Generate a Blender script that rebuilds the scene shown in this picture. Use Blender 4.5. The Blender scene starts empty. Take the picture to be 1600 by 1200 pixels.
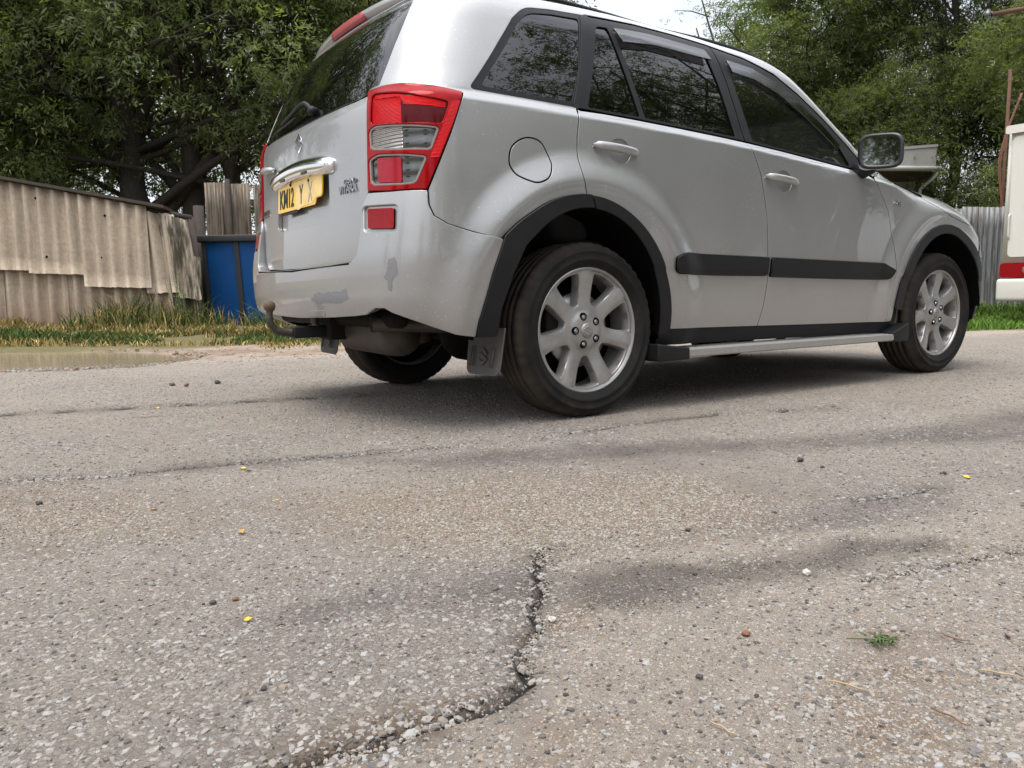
import bpy, bmesh, math, random
import numpy as np
from mathutils import Vector, Matrix
from mathutils.geometry import delaunay_2d_cdt

random.seed(7)
RNG = np.random.default_rng(11)
S = bpy.context.scene
COL = S.collection
PI = math.pi
R = math.radians

# ------------------------------------------------------------------ camera, sky, sun, exposure
cam_data = bpy.data.cameras.new('camera')
cam = bpy.data.objects.new('camera', cam_data)
COL.objects.link(cam)
S.camera = cam
cam_data.sensor_width = 36.0
cam_data.lens = 28.31
cam_data.clip_start = 0.05
cam_data.clip_end = 2000
CAM = Vector((-2.04836, -3.31995, 0.49704))
FW = Vector((0.56027105, 0.82067197, -0.11222242))
UPV = Vector((0.07555185, 0.08428662, 0.99357319))
RT = Vector((0.82485651, -0.56514891, -0.01477993))
m = Matrix((RT, UPV, -FW)).transposed().to_4x4()
m.translation = CAM
cam.matrix_world = m

SUN_EL, SUN_AZ = R(70), R(250)          # azimuth clockwise from +y
world = bpy.data.worlds.new('World')
S.world = world
world.use_nodes = True
def build_world():
    nt = world.node_tree; N = nt.nodes; L = nt.links
    N.clear()
    out = N.new('ShaderNodeOutputWorld'); bg = N.new('ShaderNodeBackground')
    sky = N.new('ShaderNodeTexSky'); sky.sky_type = 'NISHITA'; sky.sun_disc = False
    sky.sun_elevation = SUN_EL; sky.sun_rotation = SUN_AZ
    tc = N.new('ShaderNodeTexCoord')
    mp = N.new('ShaderNodeMapping'); mp.inputs['Scale'].default_value = (1, 1, 2.2)
    nz = N.new('ShaderNodeTexNoise'); nz.inputs['Scale'].default_value = 2.6; nz.inputs['Detail'].default_value = 7
    nz.inputs['Roughness'].default_value = .58
    rp = N.new('ShaderNodeValToRGB'); rp.color_ramp.elements[0].position = .33; rp.color_ramp.elements[1].position = .60
    rp.color_ramp.elements[0].color = (.52, .52, .52, 1)
    cl = N.new('ShaderNodeRGB'); cl.outputs[0].default_value = (8.1, 8.2, 8.6, 1)
    mx = N.new('ShaderNodeMixRGB')
    L.new(tc.outputs['Generated'], mp.inputs[0]); L.new(mp.outputs[0], nz.inputs['Vector'])
    L.new(nz.outputs['Fac'], rp.inputs[0]); L.new(rp.outputs[0], mx.inputs[0])
    L.new(sky.outputs[0], mx.inputs[1]); L.new(cl.outputs[0], mx.inputs[2])
    sx = N.new('ShaderNodeSeparateXYZ'); L.new(tc.outputs['Generated'], sx.inputs[0])
    mr_ = N.new('ShaderNodeMapRange'); mr_.inputs['From Min'].default_value = 0; mr_.inputs['From Max'].default_value = 1
    mr_.inputs['To Min'].default_value = .42; mr_.inputs['To Max'].default_value = 1.26
    L.new(sx.outputs[2], mr_.inputs['Value'])
    vm = N.new('ShaderNodeVectorMath'); vm.operation = 'SCALE'
    L.new(mx.outputs[0], vm.inputs[0]); L.new(mr_.outputs[0], vm.inputs['Scale'])
    L.new(vm.outputs[0], bg.inputs['Color']); bg.inputs['Strength'].default_value = 0.12
    L.new(bg.outputs[0], out.inputs['Surface'])
build_world()
sun_data = bpy.data.lights.new('sun', 'SUN')
sun = bpy.data.objects.new('sun', sun_data); COL.objects.link(sun)
sun_data.energy = 1.4; sun_data.angle = R(40); sun_data.color = (1, .95, .87)
sd = Vector((math.sin(SUN_AZ)*math.cos(SUN_EL), math.cos(SUN_AZ)*math.cos(SUN_EL), math.sin(SUN_EL)))
sun.rotation_euler = sd.to_track_quat('Z', 'Y').to_euler()
sun.location = (0, 0, 30)
S.view_settings.view_transform = 'Standard'; S.view_settings.look = 'None'
S.view_settings.exposure = 1.18; S.view_settings.gamma = 1.0
S.view_settings.use_curve_mapping = False
S.render.engine = 'CYCLES'
S.cycles.max_bounces = 8; S.cycles.transparent_max_bounces = 24

# ------------------------------------------------------------------ helpers
def tag(o, label=None, cat=None, group=None, kind=None):
    if label: o['label'] = label
    if cat: o['category'] = cat
    if group: o['group'] = group
    if kind: o['kind'] = kind
    return o
def empty(name, loc=(0, 0, 0), rz=0):
    o = bpy.data.objects.new(name, None); COL.objects.link(o)
    o.location = loc; o.rotation_euler = (0, 0, rz); o.empty_display_size = .2
    return o
def link(name, me, mat=None, parent=None):
    o = bpy.data.objects.new(name, me); COL.objects.link(o)
    if parent is not None: o.parent = parent
    if mat is not None:
        for mm in (mat if isinstance(mat, (list, tuple)) else [mat]): me.materials.append(mm)
    return o
def mk(name, V, Fc, mat=None, parent=None, smooth=True, normals=None, mi=None):
    me = bpy.data.meshes.new(name)
    me.from_pydata([tuple(v) for v in V], [], [tuple(f) for f in Fc])
    if smooth: me.polygons.foreach_set('use_smooth', [True]*len(me.polygons))
    if mi is not None: me.polygons.foreach_set('material_index', mi)
    me.update()
    if normals is not None: me.normals_split_custom_set_from_vertices([tuple(n) for n in normals])
    return link(name, me, mat, parent)
def mk_np(name, V, Q, mat=None, parent=None, smooth=True, attrs=None, k=None):
    """big mesh from numpy: Q is (n,3) or (n,4)"""
    me = bpy.data.meshes.new(name)
    V = np.ascontiguousarray(V, np.float32); Q = np.ascontiguousarray(Q, np.int32)
    n, c = Q.shape
    me.vertices.add(len(V)); me.vertices.foreach_set('co', V.ravel())
    me.loops.add(n*c); me.loops.foreach_set('vertex_index', Q.ravel())
    me.polygons.add(n); me.polygons.foreach_set('loop_start', np.arange(0, n*c, c, dtype=np.int32))
    me.polygons.foreach_set('loop_total', np.full(n, c, np.int32))
    me.polygons.foreach_set('use_smooth', np.full(n, bool(smooth)))
    for an, av in (attrs or {}).items():
        av = np.asarray(av, np.float32)
        if av.ndim == 1:
            a = me.attributes.new(an, 'FLOAT', 'POINT'); a.data.foreach_set('value', av)
        else:
            a = me.attributes.new(an, 'FLOAT_COLOR', 'POINT')
            if av.shape[1] == 3: av = np.concatenate([av, np.ones((len(av), 1), np.float32)], 1)
            a.data.foreach_set('color', np.ascontiguousarray(av).ravel())
    me.update(calc_edges=True)
    return link(name, me, mat, parent)
def box(name, lo, hi, mat, parent=None, bev=.004, seg=2, rot=None, shape=None):
    bm = bmesh.new()
    bmesh.ops.create_cube(bm, size=1)
    c = [(a+b)/2 for a, b in zip(lo, hi)]; s = [b-a for a, b in zip(lo, hi)]
    for v in bm.verts: v.co = Vector((v.co.x*s[0], v.co.y*s[1], v.co.z*s[2]))
    if bev: bmesh.ops.bevel(bm, geom=bm.edges[:], offset=bev, segments=seg, affect='EDGES', profile=.6)
    if shape:
        for v in bm.verts: v.co = Vector(shape(v.co))
    if rot is not None:
        for v in bm.verts: v.co = rot @ v.co
    for v in bm.verts: v.co += Vector(c)
    me = bpy.data.meshes.new(name); bm.to_mesh(me); bm.free()
    for p in me.polygons: p.use_smooth = bool(bev)
    o = link(name, me, mat, parent)
    return o
def tube_vf(pts, rad, n=10, cap=True):
    pts = [Vector(p) for p in pts]
    if not hasattr(rad, '__len__'): rad = [rad]*len(pts)
    V, Fc = [], []
    t0 = (pts[1]-pts[0]).normalized()
    a = t0.orthogonal().normalized()
    for i, p in enumerate(pts):
        if i == 0: t = t0
        elif i == len(pts)-1: t = (pts[i]-pts[i-1]).normalized()
        else: t = ((pts[i+1]-pts[i]).normalized()+(pts[i]-pts[i-1]).normalized()).normalized()
        a = (a-t*a.dot(t)).normalized(); b = t.cross(a)
        for k in range(n):
            th = 2*PI*k/n
            V.append(p+(a*math.cos(th)+b*math.sin(th))*rad[i])
    for i in range(len(pts)-1):
        for k in range(n):
            k2 = (k+1) % n
            Fc.append((i*n+k, i*n+k2, (i+1)*n+k2, (i+1)*n+k))
    if cap:
        Fc.append(tuple(range(n-1, -1, -1))); Fc.append(tuple((len(pts)-1)*n+k for k in range(n)))
    return V, Fc
def tube(name, pts, rad, mat, parent=None, n=10):
    V, Fc = tube_vf(pts, rad, n); return mk(name, V, Fc, mat, parent)
def join_vf(parts):
    V, Fc = [], []
    for v, f in parts:
        b = len(V); V += list(v); Fc += [tuple(i+b for i in q) for q in f]
    return V, Fc
def curve_pts(pts, n=8):
    """catmull-rom through points"""
    P = [Vector(p) for p in pts]; P = [P[0]*2-P[1]]+P+[P[-1]*2-P[-2]]
    out = []
    for i in range(1, len(P)-2):
        for k in range(n):
            t = k/n
            out.append(.5*((2*P[i])+(P[i+1]-P[i-1])*t+(2*P[i-1]-5*P[i]+4*P[i+1]-P[i+2])*t*t+(3*P[i]-P[i-1]-3*P[i+1]+P[i+2])*t**3))
    out.append(P[-2]); return out
def lathe_vf(prof, n, c=(0, 0, 0), closed=False):
    """profile [(r, y)] about the y axis"""
    V, Fc = [], []; m_ = len(prof)
    for k in range(n):
        th = 2*PI*k/n
        for r, y in prof: V.append(Vector((c[0]+r*math.cos(th), c[1]+y, c[2]+r*math.sin(th))))
    for k in range(n):
        k2 = (k+1) % n
        for j in range(m_-1 if not closed else m_):
            j2 = (j+1) % m_
            Fc.append((k*m_+j, k2*m_+j, k2*m_+j2, k*m_+j2))
    return V, Fc

# ------------------------------------------------------------------ materials
MAT = {}
class NT:
    def __init__(s, name):
        s.m = bpy.data.materials.new(name); s.m.use_nodes = True; MAT[name] = s.m
        s.t = s.m.node_tree; s.t.nodes.clear()
        s.out = s.n('ShaderNodeOutputMaterial')
    def n(s, typ, **kw):
        nd = s.t.nodes.new(typ)
        for k, v in kw.items():
            if hasattr(nd, k) and k not in ('Scale',): setattr(nd, k, v)
        return nd
    def l(s, a, b): s.t.links.new(a, b)
    def coord(s, scale=1.0, what='Object'):
        tc = s.n('ShaderNodeTexCoord'); mp = s.n('ShaderNodeMapping')
        mp.inputs['Scale'].default_value = scale if hasattr(scale, '__len__') else (scale,)*3
        s.l(tc.outputs[what], mp.inputs[0]); return mp.outputs[0]
    def noise(s, vec, scale, detail=4, rough=.55):
        nz = s.n('ShaderNodeTexNoise'); nz.inputs['Scale'].default_value = scale
        nz.inputs['Detail'].default_value = detail; nz.inputs['Roughness'].default_value = rough
        if vec is not None: s.l(vec, nz.inputs['Vector'])
        return nz.outputs['Fac']
    def ramp(s, fac, stops):
        r = s.n('ShaderNodeValToRGB'); e = r.color_ramp.elements
        while len(e) < len(stops): e.new(.5)
        for i, (p, c) in enumerate(stops):
            e[i].position = p
            e[i].color = (c, c, c, 1) if not hasattr(c, '__len__') else (*c, 1)
        s.l(fac, r.inputs[0]); return r.outputs[0]
    def mix(s, fac, a, b, typ='MIX'):
        x = s.n('ShaderNodeMixRGB'); x.blend_type = typ
        for i, v in ((0, fac), (1, a), (2, b)):
            if isinstance(v, (int, float)): x.inputs[i].default_value = v if i == 0 else (v, v, v, 1)
            elif isinstance(v, tuple): x.inputs[i].default_value = (*v, 1)
            else: s.l(v, x.inputs[i])
        return x.outputs[0]
    def math(s, op, a, b=0.0):
        x = s.n('ShaderNodeMath'); x.operation = op
        for i, v in ((0, a), (1, b)):
            if isinstance(v, (int, float)): x.inputs[i].default_value = v
            else: s.l(v, x.inputs[i])
        return x.outputs[0]
    def attr(s, name):
        a = s.n('ShaderNodeAttribute'); a.attribute_name = name; return a
    def bump(s, h, strength=.3, dist=.01, normal=None):
        b = s.n('ShaderNodeBump'); b.inputs['Strength'].default_value = strength; b.inputs['Distance'].default_value = dist
        s.l(h, b.inputs['Height'])
        if normal is not None: s.l(normal, b.inputs['Normal'])
        return b.outputs[0]
    def bsdf(s, color=(.5, .5, .5), rough=.5, metal=0.0, normal=None, coat=0.0, coat_rough=.03, spec=.5, **kw):
        b = s.n('ShaderNodeBsdfPrincipled')
        def put(k, v):
            if isinstance(v, (int, float)): b.inputs[k].default_value = v
            elif isinstance(v, tuple): b.inputs[k].default_value = (*v, 1)
            else: s.l(v, b.inputs[k])
        put('Base Color', color); put('Roughness', rough); put('Metallic', metal)
        put('Coat Weight', coat); put('Coat Roughness', coat_rough); put('Specular IOR Level', spec)
        for k, v in kw.items(): put(k.replace('_', ' '), v)
        if normal is not None: s.l(normal, b.inputs['Normal'])
        s.l(b.outputs[0], s.out.inputs[0]); s.b = b
        return b
def simple(name, color, rough=.5, metal=0.0, var=.12, scale=30, bump=0, **kw):
    t = NT(name); v = t.coord()
    nz = t.noise(v, scale, 5)
    c = t.mix(nz, tuple(x*(1-var) for x in color), tuple(min(1, x*(1+var)) for x in color))
    nrm = t.bump(t.noise(v, scale*6, 3), bump, .004) if bump else None
    t.bsdf(c, rough, metal, nrm, **kw); return t.m

def make_materials():
    # silver paint with a little dust
    t = NT('paint'); v = t.coord()
    d = t.noise(v, 3.2, 6, .6)
    fl = t.noise(v, 900, 2)
    c = t.mix(d, (.295, .294, .290), (.350, .349, .345))
    c = t.mix(.06, c, t.ramp(fl, [(.3, .2), (.7, .9)]))
    sp = t.n('ShaderNodeSeparateXYZ'); tc = t.n('ShaderNodeTexCoord'); t.l(tc.outputs['Object'], sp.inputs[0])
    dust = t.ramp(sp.outputs[2], [(.30, .75), (.62, 0.0)])
    dustn = t.mix(1.0, dust, t.ramp(t.noise(v, 14, 6, .65), [(.35, .15), (.75, .8)]), 'MULTIPLY')
    c = t.mix(dustn, c, (.36, .32, .28))
    spk = t.noise(v, 150, 2, .5)
    spots = t.mix(1.0, t.ramp(spk, [(.69, 0.0), (.72, .55)]), t.ramp(t.noise(v, 4, 4), [(.4, 0.0), (.6, 1.0)]), 'MULTIPLY')
    c = t.mix(spots, c, (.78, .76, .72))
    scr = t.ramp(t.noise(t.coord((5, 5, 70)), 6, 5, .7), [(.64, 0.0), (.70, .25)])
    c = t.mix(t.mix(1.0, scr, t.ramp(t.noise(v, 2.3, 5), [(.45, 0.0), (.62, 1.0)]), 'MULTIPLY'), c, (.72, .71, .69))
    ro = t.math('ADD', t.math('MULTIPLY', d, .08), t.math('ADD', t.math('MULTIPLY', dustn, .3), .36))
    met = t.math("SUBTRACT", .66, t.math('MULTIPLY', dustn, .6))
    t.bsdf(c, ro, met, coat=t.math('SUBTRACT', .95, t.math('MULTIPLY', dustn, .8)), coat_rough=.015)
    simple('trim', (.009, .009, .0105), .5, var=.35, scale=20, bump=.08, spec=.28)
    simple('seam', (.004, .004, .004), .9, spec=.05)  # near-black put on the walls of panel gaps in place of shade
    simple('trim_gloss', (.018, .018, .020), .28, var=.25, scale=12)
    simple('dark', (.003, .003, .003), .9, spec=.1)
    simple('under', (.012, .010, .008), .85, spec=.2, var=.5, scale=18, bump=.3)
    simple('rust', (.085, .055, .035), .8, var=.6, scale=25, bump=.3)
    simple('exhaust', (.075, .064, .054), .55, .6, var=.5, scale=14, bump=.15)
    simple('chrome', (.78, .78, .79), .10, 1.0, var=.05)
    simple('alu', (.42, .41, .39), .38, .75, var=.12, scale=40, bump=.04)
    simple('primer', (.20, .20, .205), .85, var=.08, scale=40, spec=.1)
    simple('steel', (.42, .42, .42), .35, .9, var=.2)
    simple('seat', (.025, .025, .027), .9, var=.2)
    simple('leaf_yellow', (.62, .42, .03), .6, var=.25, scale=60)
    simple('leaf_orange', (.50, .24, .05), .7, var=.3, scale=60)
    simple('leaf_brown', (.16, .085, .045), .8, var=.4, scale=60)
    simple('twig', (.34, .25, .14), .8, var=.3, scale=80)
    simple('sprig', (.06, .10, .025), .7, var=.3, scale=80)
    simple('stone_dark', (.055, .05, .048), .8, var=.4, scale=90, bump=.4)
    simple('stone_pale', (.42, .40, .37), .8, var=.2, scale=90, bump=.4)
    simple('stone_red', (.20, .085, .05), .85, var=.35, scale=90, bump=.4)
    simple('stone_grey', (.17, .16, .155), .85, var=.3, scale=90, bump=.4)
    simple('blue_paint', (.002, .048, .165), .5, var=.3, scale=5, spec=.2)
    simple('bin_black', (.014, .014, .015), .6, var=.3, scale=9)
    simple('camper_white', (.66, .635, .58), .3, var=.03, coat=.4)
    simple('camper_grey', (.55, .54, .52), .4, var=.04)
    simple('wire_red', (.20, .075, .05), .6)
    simple('concrete', (.24, .225, .205), .85, var=.3, scale=4, bump=.2)
    simple('roof_slab', (.30, .29, .275), .8, var=.2, scale=3)
    simple('pipe_white', (.55, .55, .54), .5)
    simple('timber', (.045, .035, .028), .85, var=.4, scale=12, bump=.3)
    simple('plate_yellow', (.80, .47, .015), .35, var=.06, scale=9, coat=.3)
    simple('plate_faded', (.78, .56, .22), .5, var=.25, scale=28)
    simple('ink', (.012, .012, .012), .5)
    simple('ink_grey', (.33, .30, .24), .6)
    # alloy wheels: silver lacquer, brake dust
    t = NT('alloy'); v = t.coord(); d = t.noise(v, 12, 6, .65)
    c = t.mix(t.ramp(d, [(.4, 0.0), (.75, .7)]), (.335, .33, .322), (.20, .18, .16))
    t.bsdf(c, .40, .55, coat=.25, coat_rough=.15)
    # rubber: black with brown dust
    t = NT('rubber'); v = t.coord(); d = t.noise(v, 7, 7, .65)
    c = t.mix(t.ramp(d, [(.45, 0.0), (.75, .75)]), (.0075, .0072, .007), (.030, .025, .020))
    ln = t.n('ShaderNodeVectorMath'); ln.operation = 'LENGTH'
    fl = t.n('ShaderNodeVectorMath'); fl.operation = 'MULTIPLY'; fl.inputs[1].default_value = (1, 0, 1)
    t.l(t.n('ShaderNodeTexCoord').outputs['Object'], fl.inputs[0]); t.l(fl.outputs[0], ln.inputs[0])
    du = t.mix(1.0, t.ramp(t.math('SUBTRACT', ln.outputs['Value'], 0.0), [(.318, 0.0), (.342, .9)]), t.ramp(t.noise(v, 11, 6, .65), [(.3, .25), (.62, 1.0)]), 'MULTIPLY')
    c = t.mix(du, c, (.062, .050, .038))
    t.bsdf(c, .75, 0, t.bump(t.noise(v, 160, 3), .15, .002), spec=.25)
    t = NT('flap_rubber'); v = t.coord(); d = t.noise(v, 9, 7, .65)
    t.bsdf(t.mix(d, (.055, .053, .050), (.11, .104, .097)), .75, 0, t.bump(t.noise(v, 90, 3), .2, .002))
    # glass: real sheets that reflect by angle and let tinted light through
    for nm, tint, dirt in (('glass_dark', (.016, .016, .018), .008), ('glass_clear', (.55, .66, .58), .012)):
        t = NT(nm); v = t.coord()
        tr = t.n('ShaderNodeBsdfTransparent'); tr.inputs[0].default_value = (*tint, 1)
        gl = t.n('ShaderNodeBsdfGlossy'); gl.inputs['Roughness'].default_value = .015; gl.inputs[0].default_value = (.95, .96, .97, 1)
        fr = t.n('ShaderNodeFresnel'); fr.inputs[0].default_value = 1.64
        mx = t.n('ShaderNodeMixShader'); t.l(fr.outputs[0], mx.inputs[0]); t.l(tr.outputs[0], mx.inputs[1]); t.l(gl.outputs[0], mx.inputs[2])
        df = t.n('ShaderNodeBsdfDiffuse'); df.inputs[0].default_value = (.45, .42, .38, 1)
        sp2 = t.ramp(t.noise(v, 150, 2, .5), [(.69, 0.0), (.73, .5)])
        sp3 = t.math('ADD', t.math('MULTIPLY', t.noise(v, 5, 5), dirt), t.math('MULTIPLY', sp2, t.ramp(t.noise(v, 6, 4), [(.42, 0.0), (.62, 1.0)])))
        m2 = t.n('ShaderNodeMixShader'); t.l(sp3, m2.inputs[0]); t.l(mx.outputs[0], m2.inputs[1]); t.l(df.outputs[0], m2.inputs[2])
        t.l(m2.outputs[0], t.out.inputs[0])
    t = NT('mirror_glass'); t.bsdf((.40, .42, .44), .02, 1.0)
    t = NT('visor'); v = t.coord()
    tr = t.n('ShaderNodeBsdfTransparent'); tr.inputs[0].default_value = (.22, .21, .21, 1)
    gl = t.n('ShaderNodeBsdfGlossy'); gl.inputs['Roughness'].default_value = .08; gl.inputs[0].default_value = (.9, .9, .92, 1)
    mx = t.n('ShaderNodeMixShader'); mx.inputs[0].default_value = .20
    t.l(tr.outputs[0], mx.inputs[1]); t.l(gl.outputs[0], mx.inputs[2]); t.l(mx.outputs[0], t.out.inputs[0])
    # lamps
    def lens(nm, col, rough=.12, rib=0):
        t = NT(nm); v = t.coord(); nrm = None
        if rib:
            w = t.n('ShaderNodeTexWave'); w.wave_type = 'BANDS'; w.bands_direction = 'Z'; w.inputs['Scale'].default_value = rib
            t.l(v, w.inputs[0]); nrm = t.bump(w.outputs['Fac'], .8, .004)
        c = t.mix(t.noise(v, 45, 4), tuple(x*.75 for x in col), tuple(min(1, x*1.2) for x in col))
        t.bsdf(c, rough, .1, nrm, coat=.10, coat_rough=.02, spec=.15)
        return t
    lens('lens_red', (.27, .0008, .003)); lens('lens_red_bright', (.60, .003, .006), .2, 70)
    lens('lens_red_dark', (.07, .0005, .002), .1); lens('lens_pink', (.33, .015, .028), .15)
    t = lens('lens_grey', (.34, .32, .30), .12, 26); t.b.inputs['Metallic'].default_value = .75
    t = lens('lens_smoke', (.11, .115, .11), .08, 7); t.b.inputs['Metallic'].default_value = .85
    lens('lens_stop', (.34, .075, .08), .3); lens('lens_clear', (.24, .215, .20), .15); simple('badge', (.30, .30, .31), .2, 1.0)
    t = lens('reflector', (.24, .003, .006), .15)
    w = t.n('ShaderNodeTexWave'); w.wave_type = 'BANDS'; w.bands_direction = 'Y'; w.inputs['Scale'].default_value = 45
    t.l(t.coord(), w.inputs[0]); t.l(t.bump(w.outputs['Fac'], .5, .003), t.b.inputs['Normal'])
    # leaves: two-sided, colour per leaf
    t = NT('foliage'); a = t.attr('tone')
    c = t.ramp(a.outputs['Fac'], [(0, (.048, .064, .029)), (.45, (.105, .128, .053)), (.8, (.175, .200, .080)), (1, (.25, .265, .105))])
    b = t.n('ShaderNodeBsdfPrincipled'); t.l(c, b.inputs['Base Color']); b.inputs['Roughness'].default_value = .5
    b.inputs['Specular IOR Level'].default_value = .35
    tl = t.n('ShaderNodeBsdfTranslucent'); t.l(t.mix(1, c, (1.3, 1.5, .6), 'MULTIPLY'), tl.inputs[0])
    mx = t.n('ShaderNodeMixShader'); mx.inputs[0].default_value = .45
    t.l(b.outputs[0], mx.inputs[1]); t.l(tl.outputs[0], mx.inputs[2]); t.l(mx.outputs[0], t.out.inputs[0])
    t = NT('bark'); v = t.coord((6, 6, 1.2))
    t.bsdf(t.mix(t.noise(v, 4, 6), (.018, .015, .012), (.06, .05, .04)), .9, 0, t.bump(t.noise(v, 6, 6), .8, .03))
    # grass: colour per blade
    t = NT('grass'); a = t.attr('col'); 
    t.bsdf(a.outputs['Color'], .75)
    t.b.inputs['Specular IOR Level'].default_value = .15
    t = NT('gravel'); a = t.attr('col'); v = t.coord()
    t.bsdf(t.mix(t.noise(v, 300, 3), a.outputs['Color'], t.mix(1.0, a.outputs['Color'], (.62, .60, .58), 'MULTIPLY')), .85, 0, t.bump(t.noise(v, 500, 3), .3, .002))
    # asbestos sheets: weathered beige, streaks and reddish splash at the foot
    t = NT('asbestos'); v = t.coord()
    vs = t.coord((9, 9, .8))
    c = t.mix(t.noise(v, 2.2, 6, .6), (.40, .325, .24), (.56, .475, .375))
    c = t.mix(t.ramp(t.noise(vs, 2.0, 6, .6), [(.34, .45), (.60, 0.0)]), c, (.20, .165, .13))
    c = t.mix(t.ramp(t.noise(v, 22, 7, .75), [(.35, .55), (.58, 0.0)]), c, (.25, .195, .14))
    c = t.mix(t.ramp(t.noise(v, 60, 3), [(.62, 0.0), (.7, .35)]), c, (.5, .47, .42))
    sp = t.n('ShaderNodeSeparateXYZ'); tc = t.n('ShaderNodeTexCoord'); t.l(tc.outputs['Object'], sp.inputs[0])
    ft = t.ramp(t.math('ADD', sp.outputs[2], t.math('MULTIPLY', t.noise(v, 3, 5), .3)), [(.25, .8), (.75, 0.0)])
    c = t.mix(ft, c, (.22, .13, .08))
    t.bsdf(c, .9, 0, t.bump(t.noise(v, 70, 5), .25, .004))
    t = NT('moss_sheet'); v = t.coord()
    c = t.mix(t.ramp(t.noise(t.coord((7, 7, 1.1)), 1.6, 6, .65), [(.40, 0.0), (.54, .92)]), (.36, .30, .23), (.035, .034, .022))
    t.bsdf(c, .95, 0, t.bump(t.noise(v, 50, 5), .3, .004))
    for nm, c1, c2, st in (('tin_tan', (.20, .17, .125), (.135, .11, .08), (.06, .032, .02)), ('tin_grey', (.24, .25, .255), (.16, .168, .172), (.055, .045, .036))):
        t = NT(nm); v = t.coord(); vs = t.coord((10, 10, .7))
        c = t.mix(t.noise(v, 3, 5), c1, c2)
        c = t.mix(t.ramp(t.noise(vs, 2.5, 6, .65), [(.47, 0.0), (.60, .85)]), c, st)
        t.bsdf(c, .5, .25)
    t = NT('rusty_steel'); v = t.coord(); t.bsdf(t.mix(t.noise(v, 12, 6), (.06, .03, .02), (.16, .075, .045)), .85)
    # road
    t = NT('asphalt'); v = t.coord()
    dv = t.n('ShaderNodeVectorMath'); dv.operation = 'ADD'
    nzv = t.n('ShaderNodeTexNoise'); nzv.inputs['Scale'].default_value = 90; t.l(v, nzv.inputs['Vector'])
    sc = t.n('ShaderNodeVectorMath'); sc.operation = 'SCALE'; sc.inputs['Scale'].default_value = .006
    t.l(nzv.outputs['Color'], sc.inputs[0]); t.l(v, dv.inputs[0]); t.l(sc.outputs[0], dv.inputs[1])
    def vor(scale, feat):
        x = t.n('ShaderNodeTexVoronoi'); x.feature = feat; x.inputs['Scale'].default_value = scale; t.l(dv.outputs[0], x.inputs['Vector']); return x
    v1 = vor(105, 'F1'); e1 = vor(105, 'DISTANCE_TO_EDGE'); v2 = vor(260, 'F1')
    fine = t.noise(v, 420, 4, .6); mid = t.noise(v, 9, 6, .6); big = t.noise(v, 1.1, 5, .6)
    stone = t.ramp(v1.outputs['Color'], [(0, (.19, .172, .155)), (.5, (.295, .270, .240)), (1, (.42, .388, .350))])
    binder_shade = t.mix(fine, (.105, .095, .086), (.215, .195, .175))  # bitumen colour, also painting the missing shade into crevices between stones
    c = t.mix(t.ramp(e1.outputs['Distance'], [(.0, .25), (.22, .95)]), binder_shade, stone)
    c = t.mix(.25, c, t.mix(fine, (.20, .182, .168), (.36, .33, .305)))
    far = t.attr('far'); 
    c = t.mix(far.outputs['Fac'], c, t.mix(t.ramp(t.noise(v, 55, 8, .85), [(.40, 0.0), (.60, 1.0)]), (.15, .135, .120), (.43, .395, .355)))
    c = t.mix(t.ramp(mid, [(.35, .30), (.65, 0.0)]), c, (.155, .14, .125))
    c = t.mix(t.ramp(big, [(.4, 0.0), (.7, .35)]), c, (.34, .30, .255))
    pit = t.ramp(t.noise(v, 38, 7, .8), [(.30, .85), (.42, 0.0)])
    c = t.mix(pit, c, (.07, .062, .055))
    sand = t.attr('sandy'); sn = t.mix(t.noise(v, 240, 5, .65), (.235, .20, .165), (.42, .38, .335))
    peb = t.ramp(t.noise(v, 130, 3, .5), [(.60, 0.0), (.66, .8)])
    sn = t.mix(t.ramp(t.noise(v, 14, 6, .65), [(.35, .6), (.58, 0.0)]), sn, (.20, .17, .14))
    sn = t.mix(peb, sn, (.42, .39, .355))
    c = t.mix(sand.outputs['Fac'], c, t.mix(.38, sn, c))
    br = t.attr('brown'); c = t.mix(br.outputs['Fac'], c, t.mix(t.noise(v, 120, 6, .75), (.10, .074, .052), (.31, .245, .185)))
    dm = t.attr('damp'); c = t.mix(t.math('MULTIPLY', dm.outputs['Fac'], 1.0), c, t.mix(.72, c, (.060, .053, .047)))
    c = t.mix(1.0, c, (1.36, 1.305, 1.265), 'MULTIPLY')
    ck = t.attr('crack'); c = t.mix(ck.outputs['Fac'], c, (.03, .026, .023))
    hgt = t.math('ADD', t.math('MULTIPLY', t.ramp(e1.outputs['Distance'], [(0, 0.0), (.25, 1.0)]), .7), t.math('MULTIPLY', fine, .5))
    hgt = t.math('ADD', hgt, t.math('MULTIPLY', v2.outputs['Distance'], .3))
    sh = t.math('ADD', t.math('MULTIPLY', fine, .55), t.math('ADD', t.math('MULTIPLY', t.noise(v, 45, 6, .7), .9), t.math('MULTIPLY', t.noise(v, 160, 4, .6), .6)))
    hgt = t.mix(sand.outputs['Fac'], hgt, sh)
    ro = t.math('SUBTRACT', .88, t.math('MULTIPLY', dm.outputs['Fac'], .22))
    hgt = t.math('ADD', hgt, t.math('MULTIPLY', t.noise(v, 50, 7, .8), 2.2))
    t.bsdf(c, ro, 0, t.bump(hgt, 1.0, .008), spec=.2)
    t = NT('soil'); v = t.coord(); a = t.attr('grassy')
    red = t.mix(t.ramp(t.noise(v, 9, 8, .75), [(.36, 0.0), (.64, 1.0)]), (.12, .072, .046), (.33, .235, .17))
    red = t.mix(t.ramp(t.noise(v, 1.3, 4), [(.42, 0.0), (.6, .8)]), red, (.34, .285, .235))
    gr = t.mix(t.noise(v, 20, 6, .6), (.06, .065, .025), (.20, .16, .07))
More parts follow.
